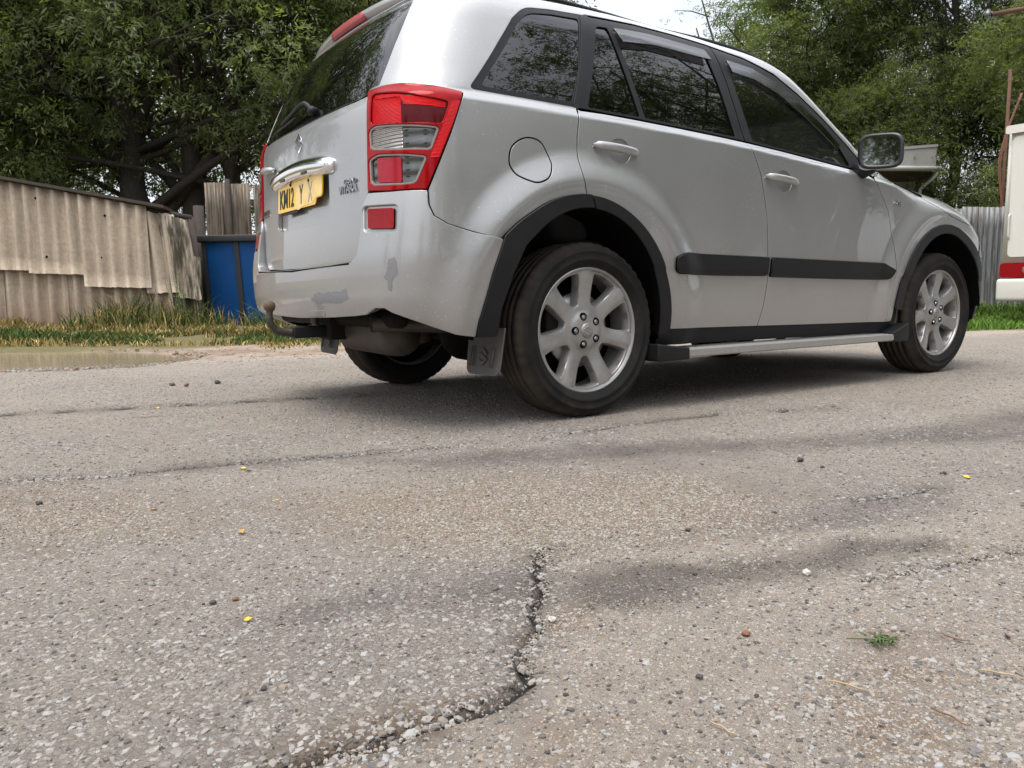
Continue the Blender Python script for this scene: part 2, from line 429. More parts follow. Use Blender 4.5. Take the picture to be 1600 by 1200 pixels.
    t.bsdf(t.mix(a.outputs['Fac'], red, gr), .95, 0, t.bump(t.noise(v, 60, 6, .7), .7, .02))
    t = NT('puddle_water'); v = t.coord((1.2, 3, 1))
    t.bsdf(t.mix(t.noise(v, 3, 5), (.22, .18, .13), (.30, .25, .19)), .08, 0, t.bump(t.noise(v, 5, 4), .10, .02), spec=.35)
make_materials()
M = MAT

# ------------------------------------------------------------------ shape of the body: x forward from the rear axle, y to the left, z up
def smax(a,b,k):
    h=np.maximum(k-np.abs(a-b),0.0)/k
    return np.maximum(a,b)+h*h*k*0.25
def sstep(a,b,x):
    t=np.clip((x-a)/(b-a),0,1); return t*t*(3-2*t)
def spl(xs,ys,x):
    # smooth (monotone cubic hermite) interpolation
    xs=np.asarray(xs,float); ys=np.asarray(ys,float); x=np.clip(x,xs[0],xs[-1])
    h=np.diff(xs); d=np.diff(ys)/h
    m=np.zeros(len(xs)); m[1:-1]=np.where(d[1:]*d[:-1]>0,2*d[1:]*d[:-1]/(d[1:]+d[:-1]+1e-12),0); m[0]=d[0]; m[-1]=d[-1]
    i=np.clip(np.searchsorted(xs,x)-1,0,len(h)-1); t=(x-xs[i])/h[i]
    return ((2*t**3-3*t**2+1)*ys[i]+(t**3-2*t**2+t)*h[i]*m[i]+(-2*t**3+3*t**2)*ys[i+1]+(t**3-t**2)*h[i]*m[i+1])
XR,XF,WZ=0.0,2.64,0.346
def belt(x): return spl([-0.9,-0.55,0.0,0.8,1.7,2.1,3.5],[1.213,1.211,1.200,1.170,1.104,1.07,0.96],x)
def side_w(x,z,lay=0):
    zb=belt(x); t=z-zb
    zl=z+.020*(x-.42)*sstep(.85,.65,z)
    low=spl([.18,.30,.40,.50,.575,.60,.75,.90,1.0,1.10,1.2],[.79,.838,.858,.868,.874,.882,.886,.884,.880,.874,.866],zl)
    if lay==1: low=spl([.18,.30,.45,.65,.9,1.2],[.795,.842,.870,.886,.885,.868],zl)
    lo=low-.028*sstep(-.045,0.0,t)
    tt=np.maximum(t,0)
    up=-(.24*tt+.16*tt*tt)
    w=lo+up
    # plan taper
    w=w-.030*sstep(1.9,3.3,x)-.012*sstep(0.3,-0.8,x)*sstep(.9,1.5,z)
    # wheel flares
    for xw in (XR-.03,XF-.03):
        r=np.hypot(x-xw,(z-WZ)*1.0)
        w=w+.034*sstep(.70,.55,r)-.005*sstep(.580,.535,r)
    if lay==1: w=w+.010
    return w
def rear_x(y,z,lay=0):
    if lay==1:
        c=spl([.30,.36,.42,.50,.60,.70,.80,.86],[.79,.835,.868,.885,.888,.878,.862,.850],z)
    else:
        c=spl([.30,.60,.68,.90,1.10,1.17,1.22,1.40,1.55,1.63,1.7],[.82,.842,.845,.838,.832,.826,.808,.735,.655,.585,.53],z)
    return c-.085*y*y-.10*np.maximum(y-.35,0)**2
def top_z(x,y):
    c=spl([-1.0,-.75,-.55,-.2,.3,.8,1.1,1.35,1.75,2.05,2.15,2.5,2.9,3.2,3.4,3.5],
          [1.45,1.62,1.672,1.692,1.703,1.695,1.675,1.625,1.365,1.165,1.14,1.10,1.02,.92,.80,.70],x)
    return c-.09*y*y
def front_x(y,z):
    c=spl([.2,.35,.55,.75,.9],[3.33,3.40,3.43,3.40,3.33],z)
    return c-.20*y*y-.25*np.maximum(y-.45,0)**2
def F(x,y,z,lay=0):
    y=np.abs(y)
    s=y-side_w(x,z,lay)
    r=-x-rear_x(y,z,lay)
    f=x-front_x(y,z)
    t=(z-top_z(x,y))*np.where(x>2.1,.95,.8)
    kt=.05+.10*sstep(2.0,2.4,x)+.06*sstep(1.4,.9,x)
    g=smax(s,r,.15+.08*sstep(1.1,1.3,z) if lay==0 else .16)
    g=smax(g,f,.30)
    return smax(g,t,kt)
XC,XN,LU=-0.30,2.80,0.75
def frame_u(u):
    u=np.asarray(u,float)
    a=np.where(u<XC,(XC-u)/LU,np.where(u>XN,(u-XN)/LU,0.0))
    sg=np.where(u<XC,-1.0,1.0)
    ox=np.clip(u,XC,XN)
    dx=sg*np.sin(a); dy=-np.cos(a)
    return ox,dx,dy
def surf(u,z,lay=0,off=0.0):
    u=np.asarray(u,float); z=np.asarray(z,float)
    ox,dx,dy=frame_u(u)
    lo=np.zeros_like(u); hi=np.full_like(u,1.7)
    for _ in range(36):
        m=.5*(lo+hi)
        o=F(ox+dx*m,dy*m,z,lay)>0
        hi=np.where(o,m,hi); lo=np.where(o,lo,m)
    r=.5*(lo+hi)+off
    return np.stack([ox+dx*r,dy*r,z],-1)
def to_u(x,y):
    # right side (y<0) point -> u
    x=np.asarray(x,float); y=np.asarray(y,float)
    return np.where(x<XC,XC-LU*np.arctan2(XC-x,-y),np.where(x>XN,XN+LU*np.arctan2(x-XN,-y),x))
def grad(X,lay=0,e=2e-3):
    x,y,z=X[...,0],X[...,1],X[...,2]
    g=np.stack([F(x+e,y,z,lay)-F(x-e,y,z,lay),F(x,y+e,z,lay)-F(x,y-e,z,lay),F(x,y,z+e,lay)-F(x,y,z-e,lay)],-1)
    return g/np.linalg.norm(g,axis=-1,keepdims=True)

# ------------------------------------------------------------------ the car body as one smooth surface, cut into panels
URC = XC-LU*PI/2            # u of the middle of the tail
UFC = XN+LU*PI/2            # u of the middle of the nose
def mr(u): return 2*URC-u
def mf(u): return 2*UFC-u
def S0(u, z): return surf(u, z, 0)
def S1(u, z): return surf(u, z, 1)
def SM(u, z):
    a, b = surf(u, z, 0), surf(u, z, 1)
    return np.where((np.abs(a[:, 1]) > np.abs(b[:, 1]))[:, None], a, b)
def topS(x, y):
    x = np.asarray(x, float); y = np.asarray(y, float)
    lo = np.full_like(x, .55); hi = np.full_like(x, 2.0)
    for _ in range(34):
        mm = .5*(lo+hi); o = F(x, y, mm) > 0
        hi = np.where(o, mm, hi); lo = np.where(o, lo, mm)
    return np.stack([x, y, .5*(lo+hi)], -1)
def inside(P, poly):
    x, y = P[:, 0], P[:, 1]; r = np.zeros(len(P), bool)
    n = len(poly)
    for i in range(n):
        x1, y1 = poly[i]; x2, y2 = poly[(i+1) % n]
        c = ((y1 > y) != (y2 > y)) & (x < (x2-x1)*(y-y1)/((y2-y1) if y2 != y1 else 1e-12)+x1)
        r ^= c
    return r
def area2(P): return sum(P[i][0]*P[(i+1) % len(P)][1]-P[(i+1) % len(P)][0]*P[i][1] for i in range(len(P)))
def rounded(P, r, n=4):
    """round the corners of a closed outline; r one number or one per corner"""
    out = []; N = len(P)
    for i in range(N):
        p = np.array(P[i], float); a = np.array(P[i-1], float)-p; b = np.array(P[(i+1) % N], float)-p
        ri = r[i] if hasattr(r, '__len__') else r
        la, lb = np.linalg.norm(a), np.linalg.norm(b); d = min(ri, la*.45, lb*.45)
        if d < 1e-4: out.append(tuple(p)); continue
        a = p+a/la*d; b = p+b/lb*d
        for k in range(n+1):
            t = k/n; out.append(tuple((1-t)**2*a+2*t*(1-t)*p+t*t*b))
    return out
def smooth_closed(P, n=6):
    P = [Vector((*p, 0)) for p in P]; N = len(P); out = []
    for i in range(N):
        a, b, c, d = P[i-1], P[i], P[(i+1) % N], P[(i+2) % N]
        for k in range(n):
            t = k/n
            q = .5*((2*b)+(c-a)*t+(2*a-5*b+4*c-d)*t*t+(3*b-a-3*c+d)*t**3); out.append((q.x, q.y))
    return out
def offset_poly(P, d):
    """move a closed outline by d to its inside"""
    P = [np.array(p, float) for p in P]; N = len(P); s = 1 if area2(P) > 0 else -1; out = []
    for i in range(N):
        e1 = P[i]-P[i-1]; e2 = P[(i+1) % N]-P[i]
        n1 = np.array((-e1[1], e1[0]))/(np.linalg.norm(e1)+1e-12); n2 = np.array((-e2[1], e2[0]))/(np.linalg.norm(e2)+1e-12)
        b = n1+n2; L = np.linalg.norm(b)
        if L < .3: b = n1; k = 1
        else: b /= L; k = 1/max(.4, float(b@n1))
        out.append(tuple(P[i]+b*d*k*s))
    return out
def densify(P, step):
    out = []; N = len(P)
    for i in range(N):
        a = np.array(P[i]); b = np.array(P[(i+1) % N]); n = max(1, int(math.ceil(np.linalg.norm(b-a)/step)))
        for k in range(n): out.append(tuple(a+(b-a)*k/n))
    return out
def fill(outline, holes, grid):
    loops = [densify(outline, grid)]+[densify(h, grid) for h in holes]
    if area2(loops[0]) < 0: loops[0].reverse()
    for h in loops[1:]:
        if area2(h) > 0: h.reverse()
    B = np.array([p for l in loops for p in l])
    lo, hi = B.min(0), B.max(0)
    gx = np.arange(lo[0], hi[0], grid); gy = np.arange(lo[1], hi[1], grid*.866)
    G = np.array([(x+(j % 2)*grid*.5, y) for j, y in enumerate(gy) for x in gx])
    if len(G):
        k = inside(G, loops[0])
        for h in loops[1:]: k &= ~inside(G, h)
        G = G[k]
        if len(G):
            d = np.full(len(G), 9.0)
            for i in range(0, len(B), 64):
                d = np.minimum(d, np.sqrt(((G[:, None]-B[None, i:i+64])**2).sum(-1)).min(1))
            G = G[d > grid*.45]
    P = np.concatenate([B, G]) if len(G) else B
    edges = []; b = 0
    for l in loops:
        n = len(l); edges += [(b+i, b+(i+1) % n) for i in range(n)]; b += n
    vo, eo, fo, ov, oe, of = delaunay_2d_cdt([Vector(p) for p in P.tolist()], edges, [], 0, 1e-7)
    Vn = np.array([tuple(v) for v in vo]); T = np.array([f for f in fo if len(f) == 3])
    c = Vn[T].mean(1); k = inside(c, loops[0])
    for h in loops[1:]: k &= ~inside(c, h)
    T = T[k]
    back = {}
    for i, l in enumerate(ov):
        for j in l: back[j] = i
    lidx = []; b = 0
    for l in loops: lidx.append([back[b+i] for i in range(len(l))]); b += len(l)
    return Vn, T, lidx
def panel_arrays(outline, holes=(), sfn=S0, lay=0, off=0.0, gap=.0024, depth=.016, rnd=.0022, grid=.03, disp=None, seam=True):
    if gap: outline = offset_poly(outline, gap); holes = [offset_poly(h, -gap) for h in holes]
    uv, T, loops = fill(outline, holes, grid)
    X = sfn(uv[:, 0], uv[:, 1]); Nn = grad(X, lay)
    if off: X = X+Nn*off
    if disp is not None: X = X+Nn*disp(X)[:, None]
    a, b, c = X[T[:, 0]], X[T[:, 1]], X[T[:, 2]]
    fl = (np.cross(b-a, c-a)*Nn[T[:, 0]]).sum(1) < 0
    T[fl] = T[fl][:, ::-1]
    V = [X]; NN = [Nn]; faces = [tuple(t) for t in T.tolist()]; base = len(X); mi = [0]*len(faces)
    flip = bool(fl.mean() > .5)
    if depth:
        for L in loops:
            n = len(L); P = X[L]; Nl = Nn[L]
            tdir = np.roll(P, -1, 0)-np.roll(P, 1, 0)
            out = np.cross(tdir, Nl)*(1 if not flip else -1); out /= np.linalg.norm(out, axis=1, keepdims=True)+1e-12
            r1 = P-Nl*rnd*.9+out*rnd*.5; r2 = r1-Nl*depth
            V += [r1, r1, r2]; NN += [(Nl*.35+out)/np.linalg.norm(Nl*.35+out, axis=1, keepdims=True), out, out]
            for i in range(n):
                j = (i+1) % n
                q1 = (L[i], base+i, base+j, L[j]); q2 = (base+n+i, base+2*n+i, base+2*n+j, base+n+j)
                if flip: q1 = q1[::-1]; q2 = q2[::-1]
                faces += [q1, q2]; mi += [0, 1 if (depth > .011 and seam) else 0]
            base += 3*n
    return np.concatenate(V), faces, np.concatenate(NN), mi
def put(name, arr, mat, parent, mirror=False):
    V, Fc, NN, mi = arr
    if mirror:
        V = V*np.array((1, -1, 1)); NN = NN*np.array((1, -1, 1)); Fc = [f[::-1] for f in Fc]
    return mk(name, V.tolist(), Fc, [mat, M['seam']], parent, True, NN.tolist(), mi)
def panel(name, outline, mat, parent, holes=(), mirror=False, **kw):
    return put(name, panel_arrays(outline, holes, **kw), mat, parent, mirror)
def ell(cx, cz, a, b, t0, t1, n=28):
    return [(cx+a*math.cos(R(t0+(t1-t0)*k/n)), cz+b*math.sin(R(t0+(t1-t0)*k/n))) for k in range(n+1)]
def bl(u, d=0.0): return float(belt(np.array([min(u, 3.0)]))[0])+d

car = tag(empty('parked_car'), 'large silver off-road estate car with tow ball, scuffed bumper and black wheel arches', 'car')

# ---- outlines, (position along the body, height)
ARCH_R = dict(cx=-.055, cz=.346, a=.482, b=.516)
ARCH_F = dict(cx=2.60, cz=.346, a=.490, b=.498)
IN_R = dict(cx=-.040, cz=.346, a=.408, b=.470)
IN_F = dict(cx=2.60, cz=.346, a=.425, b=.452)
def arch_pts(A, t0, t1, n=26): return ell(A['cx'], A['cz'], A['a'], A['b'], t0, t1, n)
LAMP = [(-.824, .866), (-.819, 1.222), (-.76, 1.226), (-.682, 1.221), (-.60, 1.207), (-.514, 1.190), (-.559, 1.049), (-.629, .850), (-.73, .853)]
QOPEN = rounded([(-.486, 1.214), (-.425, 1.30), (-.345, 1.41), (-.262, 1.515), (-.19, 1.575), (-.06, 1.592), (.112, 1.602), (.08, 1.50), (.040, 1.37), (-.032, 1.203)],
                [.02, 0, 0, 0, .05, 0, .01, 0, 0, .01])
QGLASS = rounded([(-.452, 1.226), (-.402, 1.30), (-.325, 1.40), (-.245, 1.505), (-.18, 1.560), (-.06, 1.577), (.083, 1.584), (.055, 1.49), (.018, 1.36), (-.048, 1.216)],
                 [.03, 0, 0, 0, .05, 0, .02, 0, 0, .02])
FR_TOP = [(.125, 1.608), (.40, 1.622), (.65, 1.618), (.85, 1.606), (1.08, 1.580), (1.28, 1.528), (1.44, 1.448), (1.60, 1.345), (1.76, 1.225), (1.86, 1.140), (1.905, 1.092)]
AP_TOP = [(.125, 1.660), (.40, 1.672), (.65, 1.667), (.88, 1.655), (1.10, 1.632), (1.30, 1.590), (1.44, 1.522), (1.60, 1.415), (1.76, 1.300), (1.88, 1.205), (1.97, 1.125)]
CGAP = [(-.034, 1.199), (-.045, 1.172), (-.062, 1.079), (-.069, .994), (-.063, .932), (-.047, .862)]
BUMPL = [(-.391, .683), (-.502, .711), (-.576, .736), (-.614, .763), (-.627, .80), (-.629, .850)]
D_EDGE = [(-.819, 1.226), (-.776, 1.236), (-.725, 1.378), (-.658, 1.547), (-.628, 1.62)]
def quarter_outline():
    P = [(-.629, .850), (-.559, 1.049), (-.514, 1.190), (-.60, 1.207), (-.682, 1.221), (-.76, 1.226)]
    P += D_EDGE+[(-.45, 1.642), (-.20, 1.652)]
    P += AP_TOP+[(1.985, 1.085), (1.925, 1.070)]
    P += list(reversed(FR_TOP))
    # along the black C post down to the belt
    P += [(.118, 1.58), (.084, 1.47), (.046, 1.35)]+CGAP
    P += arch_pts(ARCH_R, 88, 139)
    P += BUMPL[:-1]
    return P
Q = quarter_outline()
fuel = smooth_closed([(-.369, .971), (-.354, 1.022), (-.302, 1.057), (-.236, 1.047), (-.20, .984), (-.206, .94), (-.233, .909), (-.282, .895), (-.337, .914), (-.360, .938)])
for mir in (False, True):
    hs = [QOPEN] if mir else [QOPEN, fuel]
    q = panel('quarter_panel', Q, M['paint'], car, hs, mir, gap=.0032, grid=.013 if not mir else .03)
    panel('pillar_trim', [(.118, 1.606), (.136, 1.602), (.09, 1.465), (.052, 1.345), (-.026, 1.196), (-.050, 1.200), (.022, 1.37), (.064, 1.50), (.094, 1.597)], M['trim'], q, (), mir, off=.0016, gap=0, depth=.010, grid=.02)
    # the quarter opening runs into the C post, sealed by the black surround
    s_ = panel('window_seal', QOPEN, M['trim'], q, [QGLASS], mir, off=-.002, gap=-.004, depth=.02, grid=.02)
    panel('window_pane', QGLASS, M['glass_dark'], q, (), mir, off=-.006, gap=-.004, depth=0, grid=.03)
    if not mir: panel('fuel_flap', fuel, M['paint'], q, (), False, gap=.0042, grid=.014)

# rear door and front door: metal below the belt, black frame above, glass inside it
def crease_disp(X):
    return np.zeros(len(X))
DB = [(.937, bl(.937, -.006)), (1.007, 1.009), (1.046, .824), (1.058, .65), (1.075, .533), (1.06, .414), (1.036, .325)]
FG = [(1.918, 1.046), (2.031, .896), (2.081, .73), (2.083, .60), (2.079, .528), (2.073, .392), (2.040, .312)]
RD = [(-.034, 1.190), (-.045, 1.172)]+CGAP[2:]+arch_pts(ARCH_R, 87, 3)+[(.426, .334)]+[(.75, .329)]+list(reversed(DB))+[(x, bl(x, -.006)) for x in (.75, .5, .25, .1)]
FD = DB+[(1.5, .318)]+list(reversed(FG))+[(x, bl(x, -.006)) for x in (1.86, 1.70, 1.45, 1.2)]
RGL = rounded([(.026, bl(.03, .010)), (.062, 1.30), (.105, 1.41), (.158, 1.562), (.45, 1.580), (.795, 1.566), (.836, 1.42), (.878, bl(.878, .010)), (.45, bl(.45, .010))], [.01, 0, 0, .03, 0, .03, 0, .01, 0])
DIV = (.236, 1.569, .312)
RGL_A = rounded([(.026, bl(.03, .010)), (.062, 1.30), (.105, 1.41), (.158, 1.562), (.222, 1.567), (.265, 1.36), (.298, bl(.3, .010))], [.01, 0, 0, .02, .01, 0, .01])
RGL_B = rounded([(.328, bl(.33, .010)), (.293, 1.36), (.248, 1.569), (.45, 1.580), (.795, 1.566), (.836, 1.42), (.878, bl(.878, .010)), (.6, bl(.6, .010))], [.01, 0, .02, 0, .03, 0, .01, 0])
RFR = [(-.030, bl(-.03, .0)), (.046, 1.345), (.084, 1.465), (.125, 1.600), (.40, 1.614), (.65, 1.611), (.862, 1.598), (.893, 1.44), (.934, bl(.934, 0)), (.6, bl(.6)), (.3, bl(.3))]
FGL = rounded([(.994, bl(.99, .010)), (.962, 1.34), (.928, 1.540), (1.10, 1.528), (1.27, 1.480), (1.42, 1.402), (1.57, 1.305), (1.69, 1.205), (1.745, bl(1.745, .010)), (1.4, bl(1.4, .010))], [.01, 0, .03, 0, 0, 0, 0, .02, .02, 0])
FFR = [(.940, bl(.94, 0)), (.900, 1.44), (.869, 1.597), (1.08, 1.572), (1.28, 1.520), (1.44, 1.440), (1.60, 1.337), (1.76, 1.217), (1.86, 1.132), (1.905, bl(1.9, .004)), (1.6, bl(1.6)), (1.3, bl(1.3))]
VIS_R = [(.252, 1.563), (.45, 1.574), (.79, 1.561), (.806, 1.512), (.45, 1.522), (.268, 1.502)]
VIS_F = [(.934, 1.534), (1.10, 1.522), (1.27, 1.474), (1.42, 1.396), (1.57, 1.299), (1.68, 1.210), (1.655, 1.185), (1.54, 1.265), (1.40, 1.352), (1.26, 1.424), (1.10, 1.470), (.948, 1.482)]
def mold_z(x): return .612-.020*(x-.42)
def molding(x0, x1, pl, pr):
    h = .042
    return [(x0, mold_z(x0)-.02), (x0, mold_z(x0)+.022), (x0+pl, mold_z(x0+pl)+h), (x1-pr, mold_z(x1-pr)+h), (x1, mold_z(x1)+(.006 if pr > .03 else h)), (x1-pr*.5, mold_z(x1)-h*.9), (.5*(x0+x1), mold_z(.5*(x0+x1))-h), (x0+pl*.4, mold_z(x0)-h)]
def handle(parent, x0, x1, z0, z1, mir):
    """grab bar over a scooped cup"""
    xm, zm = x0+(x1-x0)*.58, z0+(z1-z0)*.58
    y0 = float(surf(np.array([xm]), np.array([zm]))[0, 1])
    L = x1-x0; sg = -1 if mir else 1
    pts = []; rad = []
    V, Fc = [], []; n = 12; K = 18
    for i in range(K+1):
        t = i/K; x = x0+L*t; z = z0+(z1-z0)*t
        o = .030*math.sin(PI*min(1, max(0, t)))**.45+.002
        hw = .0165*(min(1, t/.10+.35))*(min(1, (1-t)/.12+.35)); th = .011*min(1, t/.08+.3)*min(1, (1-t)/.08+.3)
        for k in range(n):
            a = 2*PI*k/n
            V.append((x, y0-o+th*math.cos(a)*1.0, z+hw*math.sin(a)))
    for i in range(K):
        for k in range(n): Fc.append((i*n+k, i*n+(k+1) % n, (i+1)*n+(k+1) % n, (i+1)*n+k))
    Fc += [tuple(range(n)), tuple(K*n+k for k in range(n-1, -1, -1))]
    V = [(v[0], v[1]*sg, v[2]) for v in V]
    if not mir: Fc = [f[::-1] for f in Fc]
    h = mk('door_handle', V, Fc, M['paint'], parent)
    # cup: a shallow bowl sunk in the skin behind the bar
    return h
def cup_poly(x0, x1, z0, z1):
    xm, zm = x0+(x1-x0)*.60, z0+(z1-z0)*.60
    return [(xm+.055*math.cos(2*PI*k/24), zm-.003+.047*math.sin(2*PI*k/24)) for k in range(24)]
for mir in (False, True):
    hb = cup_poly(.013, .243, 1.056, 1.044); hf = cup_poly(1.03, 1.26, 1.006, .992)
    rd = panel('rear_door', RD, M['paint'], car, [hb], mir, gap=.0034, grid=.013 if not mir else .03)
    fd = panel('front_door', FD, M['paint'], car, [hf], mir, gap=.0034, grid=.013 if not mir else .03)
    for dr, cupp, hx in ((rd, hb, (.013, .243, 1.058, 1.043)), (fd, hf, (1.03, 1.26, 1.008, .991))):
        c = np.array(cupp).mean(0)
        panel('handle_cup', cupp, M['paint'], dr, (), mir, gap=-.003, depth=0, grid=.011,
              disp=lambda X, c=c: -.030*np.clip(1-(((X[:, 0]-c[0])/.056)**2+((X[:, 2]-c[1])/.048)**2), 0, 1)**.6-.002)
        handle(dr, *hx, mir)
    panel('window_frame', RFR, M['trim'], rd, [RGL_A, RGL_B], mir, off=-.001, gap=.001, grid=.03)
    panel('window_frame', FFR, M['trim'], fd, [FGL], mir, off=-.001, gap=.001, grid=.03)
    panel('window_pane', RGL_A, M['glass_dark'], rd, (), mir, off=-.008, gap=-.004, depth=0)
    panel('window_pane', RGL_B, M['glass_dark'], rd, (), mir, off=-.008, gap=-.004, depth=0)
    panel('window_pane', FGL, M['glass_clear'], fd, (), mir, off=-.008, gap=-.004, depth=0)
    panel('wind_deflector', VIS_R, M['visor'], rd, (), mir, off=.010, gap=0, depth=.008, disp=lambda X: .012*np.clip((1.56-X[:, 2])/.06, 0, 1))
    panel('wind_deflector', VIS_F, M['visor'], fd, (), mir, off=.010, gap=0, depth=.008)
    a = molding(.432, 1.052, .06, 0.004)
    panel('side_moulding', rounded(a, .014), M['trim'], rd, (), mir, off=.016, gap=0, depth=.018, rnd=.007, grid=.02)
    b = molding(1.080, 2.068, .004, .075)
    panel('side_moulding', rounded(b, .014), M['trim'], fd, (), mir, off=.016, gap=0, depth=.018, rnd=.007, grid=.02)
# front wing
HL = [(1.945, 1.075), (2.05, 1.058), (2.20, 1.034), (2.40, .990), (2.467, .958), (2.542, .930), (2.62, .902), (2.78, .868), (2.96, .835)]
FW_ = [(1.918, 1.052), (1.93, 1.066)]+HL+[(2.98, .70)]+arch_pts(ARCH_F, 38, 176)+[(2.108, .34), (2.105, .314), (2.040, .312)]+list(reversed(FG))[1:]
for mir in (False, True):
    panel('front_wing', FW_, M['paint'], car, (), mir, gap=.003, grid=.013 if not mir else .03)
# bonnet: the top and its turned-down sides in one piece, with a dark intake by the edge
def bonnet():
    side = HL+[(3.05, .845), (3.0, .90), (2.85, .945), (2.6, 1.0), (2.45, 1.035), (2.2, 1.078), (2.02, 1.10)]
    a = panel_arrays(side, (), grid=.016, depth=.012)
    b = (a[0]*np.array((1, -1, 1)), [f[::-1] for f in a[1]], a[2]*np.array((1, -1, 1)), a[3])
    e = np.array([(2.02, 1.10), (2.2, 1.078), (2.45, 1.035), (2.6, 1.0), (2.85, .945), (3.0, .90)])
    X = S0(e[:, 0], e[:, 1])
    top = [(float(p[0]), float(p[1])) for p in X]+[(3.20, -.62), (3.30, -.35), (3.34, 0)]
    top = top+[(x, -y) for x, y in reversed(top[:-1])]+[(2.10, .3), (2.12, 0), (2.10, -.3)]
    c = panel_arrays(top, (), sfn=topS, gap=-.001, depth=.012, grid=.04)
    V = np.concatenate([a[0], b[0], c[0]]); NN = np.concatenate([a[2], b[2], c[2]])
    Fc = a[1]+[tuple(i+len(a[0]) for i in f) for f in b[1]]+[tuple(i+len(a[0])*2 for i in f) for f in c[1]]
    return put('bonnet', (V, Fc, NN, a[3]+b[3]+c[3]), M['paint'], car)
bon = bonnet()
for mir in (False, True):
    panel('intake_vent', rounded([(2.21, 1.062), (2.30, 1.052), (2.40, 1.008), (2.415, .992), (2.36, 1.004), (2.25, 1.040)], .008), M['dark'], bon, (), mir, off=.005, gap=0, depth=.006, grid=.02)
# roof and windscreen
def roof():
    e = np.array([(-.628, 1.62), (-.45, 1.642), (-.20, 1.652)]+AP_TOP[:6]); X = S0(e[:, 0], e[:, 1])
    side = [(float(p[0]), float(p[1])) for p in X]
    P = side+[(1.335, -.4), (1.345, 0), (1.335, .4)]+[(x, -y) for x, y in reversed(side)]+[(-.60, .4), (-.615, 0), (-.60, -.4)]
    panel('roof', P, M['paint'], car, (), sfn=topS, gap=-.002, depth=.01, grid=.05)
    e = np.array(AP_TOP[5:]); X = S0(e[:, 0], e[:, 1]); side = [(float(p[0])+.01, float(p[1])+.004) for p in X]
    P = side+[(2.08, -.5), (2.11, 0), (2.08, .5)]+[(x, -y) for x, y in reversed(side)]+[(1.35, .4), (1.36, 0), (1.35, -.4)]
    panel('windscreen', P, M['glass_clear'], car, (), sfn=topS, gap=.002, depth=0, off=-.004, grid=.05)
    panel('windscreen_cowl', [(1.975, -.80), (2.03, -.80), (2.12, -.45), (2.14, 0), (2.12, .45), (2.03, .80), (1.975, .80), (2.07, .5), (2.10, 0), (2.07, -.5)], M['trim'], car, (), sfn=topS, gap=0, off=-.006, grid=.05)
roof()
for sg in (-1, 1):
    e = np.array([(-.50, 1.650), (-.30, 1.660), (.0, 1.667), (.35, 1.676), (.70, 1.673), (1.0, 1.654), (1.20, 1.620), (1.30, 1.592)])
    X = S0(e[:, 0], e[:, 1]); ups = [.0, .016, .022, .024, .024, .020, .010, -.004]
    pts = [(p[0], (p[1]+.022)*-sg if False else sg*(abs(p[1])-.02), p[2]+h) for p, h in zip(X, ups)]
    V, Fc = tube_vf(curve_pts(pts, 6), .013, 8)
    mk('roof_rail', V, Fc, M['trim'], car)

# ---- tail
tg = [(-.822, 1.206), (-.824, .862), (-.848, .80), (-.866, .66), (-.900, .622)]
TG = tg+[(-1.10, .614), (URC, .610)]+[(mr(u), z) for u, z in reversed(tg+[(-1.10, .614)])]+[(mr(-.88), 1.200), (URC, 1.192), (-.88, 1.200)]
REC = rounded([(-1.085, .80), (-1.095, .99), (-1.12, 1.03), (mr(-1.12), 1.03), (mr(-1.095), .99), (mr(-1.085), .80), (mr(-1.12), .782), (-1.12, .782)], .02)
tail = panel('tailgate', TG, M['paint'], car, [REC], grid=.018, seam=False)
tail['label'] = 'silver tailgate with chrome strip over the number plate recess'
panel('plate_recess', REC, M['paint'], tail, (), off=-.020, gap=-.006, depth=0, grid=.04)
GL = [(-.815, 1.218), (-.772, 1.240), (-.722, 1.378), (-.656, 1.547), (-.632, 1.60), (-.80, 1.615), (URC, 1.635)]
GLs = GL+[(mr(u), z) for u, z in reversed(GL[:-1])]+[(mr(-.88), 1.206), (URC, 1.198), (-.88, 1.206)]
panel('rear_window', GLs, M['glass_dark'], tail, (), off=-.004, gap=.003, depth=.004, grid=.04)
# spoiler over the top of the rear window
def spoiler():
    K = 40; V = []; Fc = []
    prof = [(-.10, .050), (-.03, .052), (.022, .040), (.034, .026), (.030, .008), (.016, -.006), (-.03, -.010), (-.09, -.004)]
    n = len(prof)
    for i in range(K+1):
        t = i/K*2-1; y = t*.585
        e = max(0.05, (1-abs(t)**5))**.6
        x = -.572+.17*y*y; z = 1.612-.050*y*y
        for a, b in prof: V.append((x-a*e*1.0, y, z+.006+b*(.25+.75*e)))
    for i in range(K):
        for k in range(n): Fc.append((i*n+k, (i+1)*n+k, (i+1)*n+(k+1) % n, i*n+(k+1) % n))
    Fc += [tuple(range(n)), tuple(K*n+k for k in range(n-1, -1, -1))]
    o = mk('spoiler', V, Fc, M['paint'], tail)
    mo = o.modifiers.new('smooth', 'SUBSURF'); mo.levels = 2; mo.render_levels = 2
    V = []; Fc = []; K = 14
    for i in range(K+1):
        y = (i/K*2-1)*.165; x = -.6015+.17*y*y; z = 1.628-.050*y*y
        V += [(x-.002, y, z-.017), (x-.0055, y, z+.017), (x+.02, y, z+.017), (x+.02, y, z-.017)]
    for i in range(K):
        for k in range(4): Fc.append((i*4+k, i*4+4+k, i*4+4+(k+1) % 4, i*4+(k+1) % 4))
    Fc += [(0, 1, 2, 3), (K*4+3, K*4+2, K*4+1, K*4)]
    mk('brake_light', V, Fc, M['lens_stop'], tail)
spoiler()
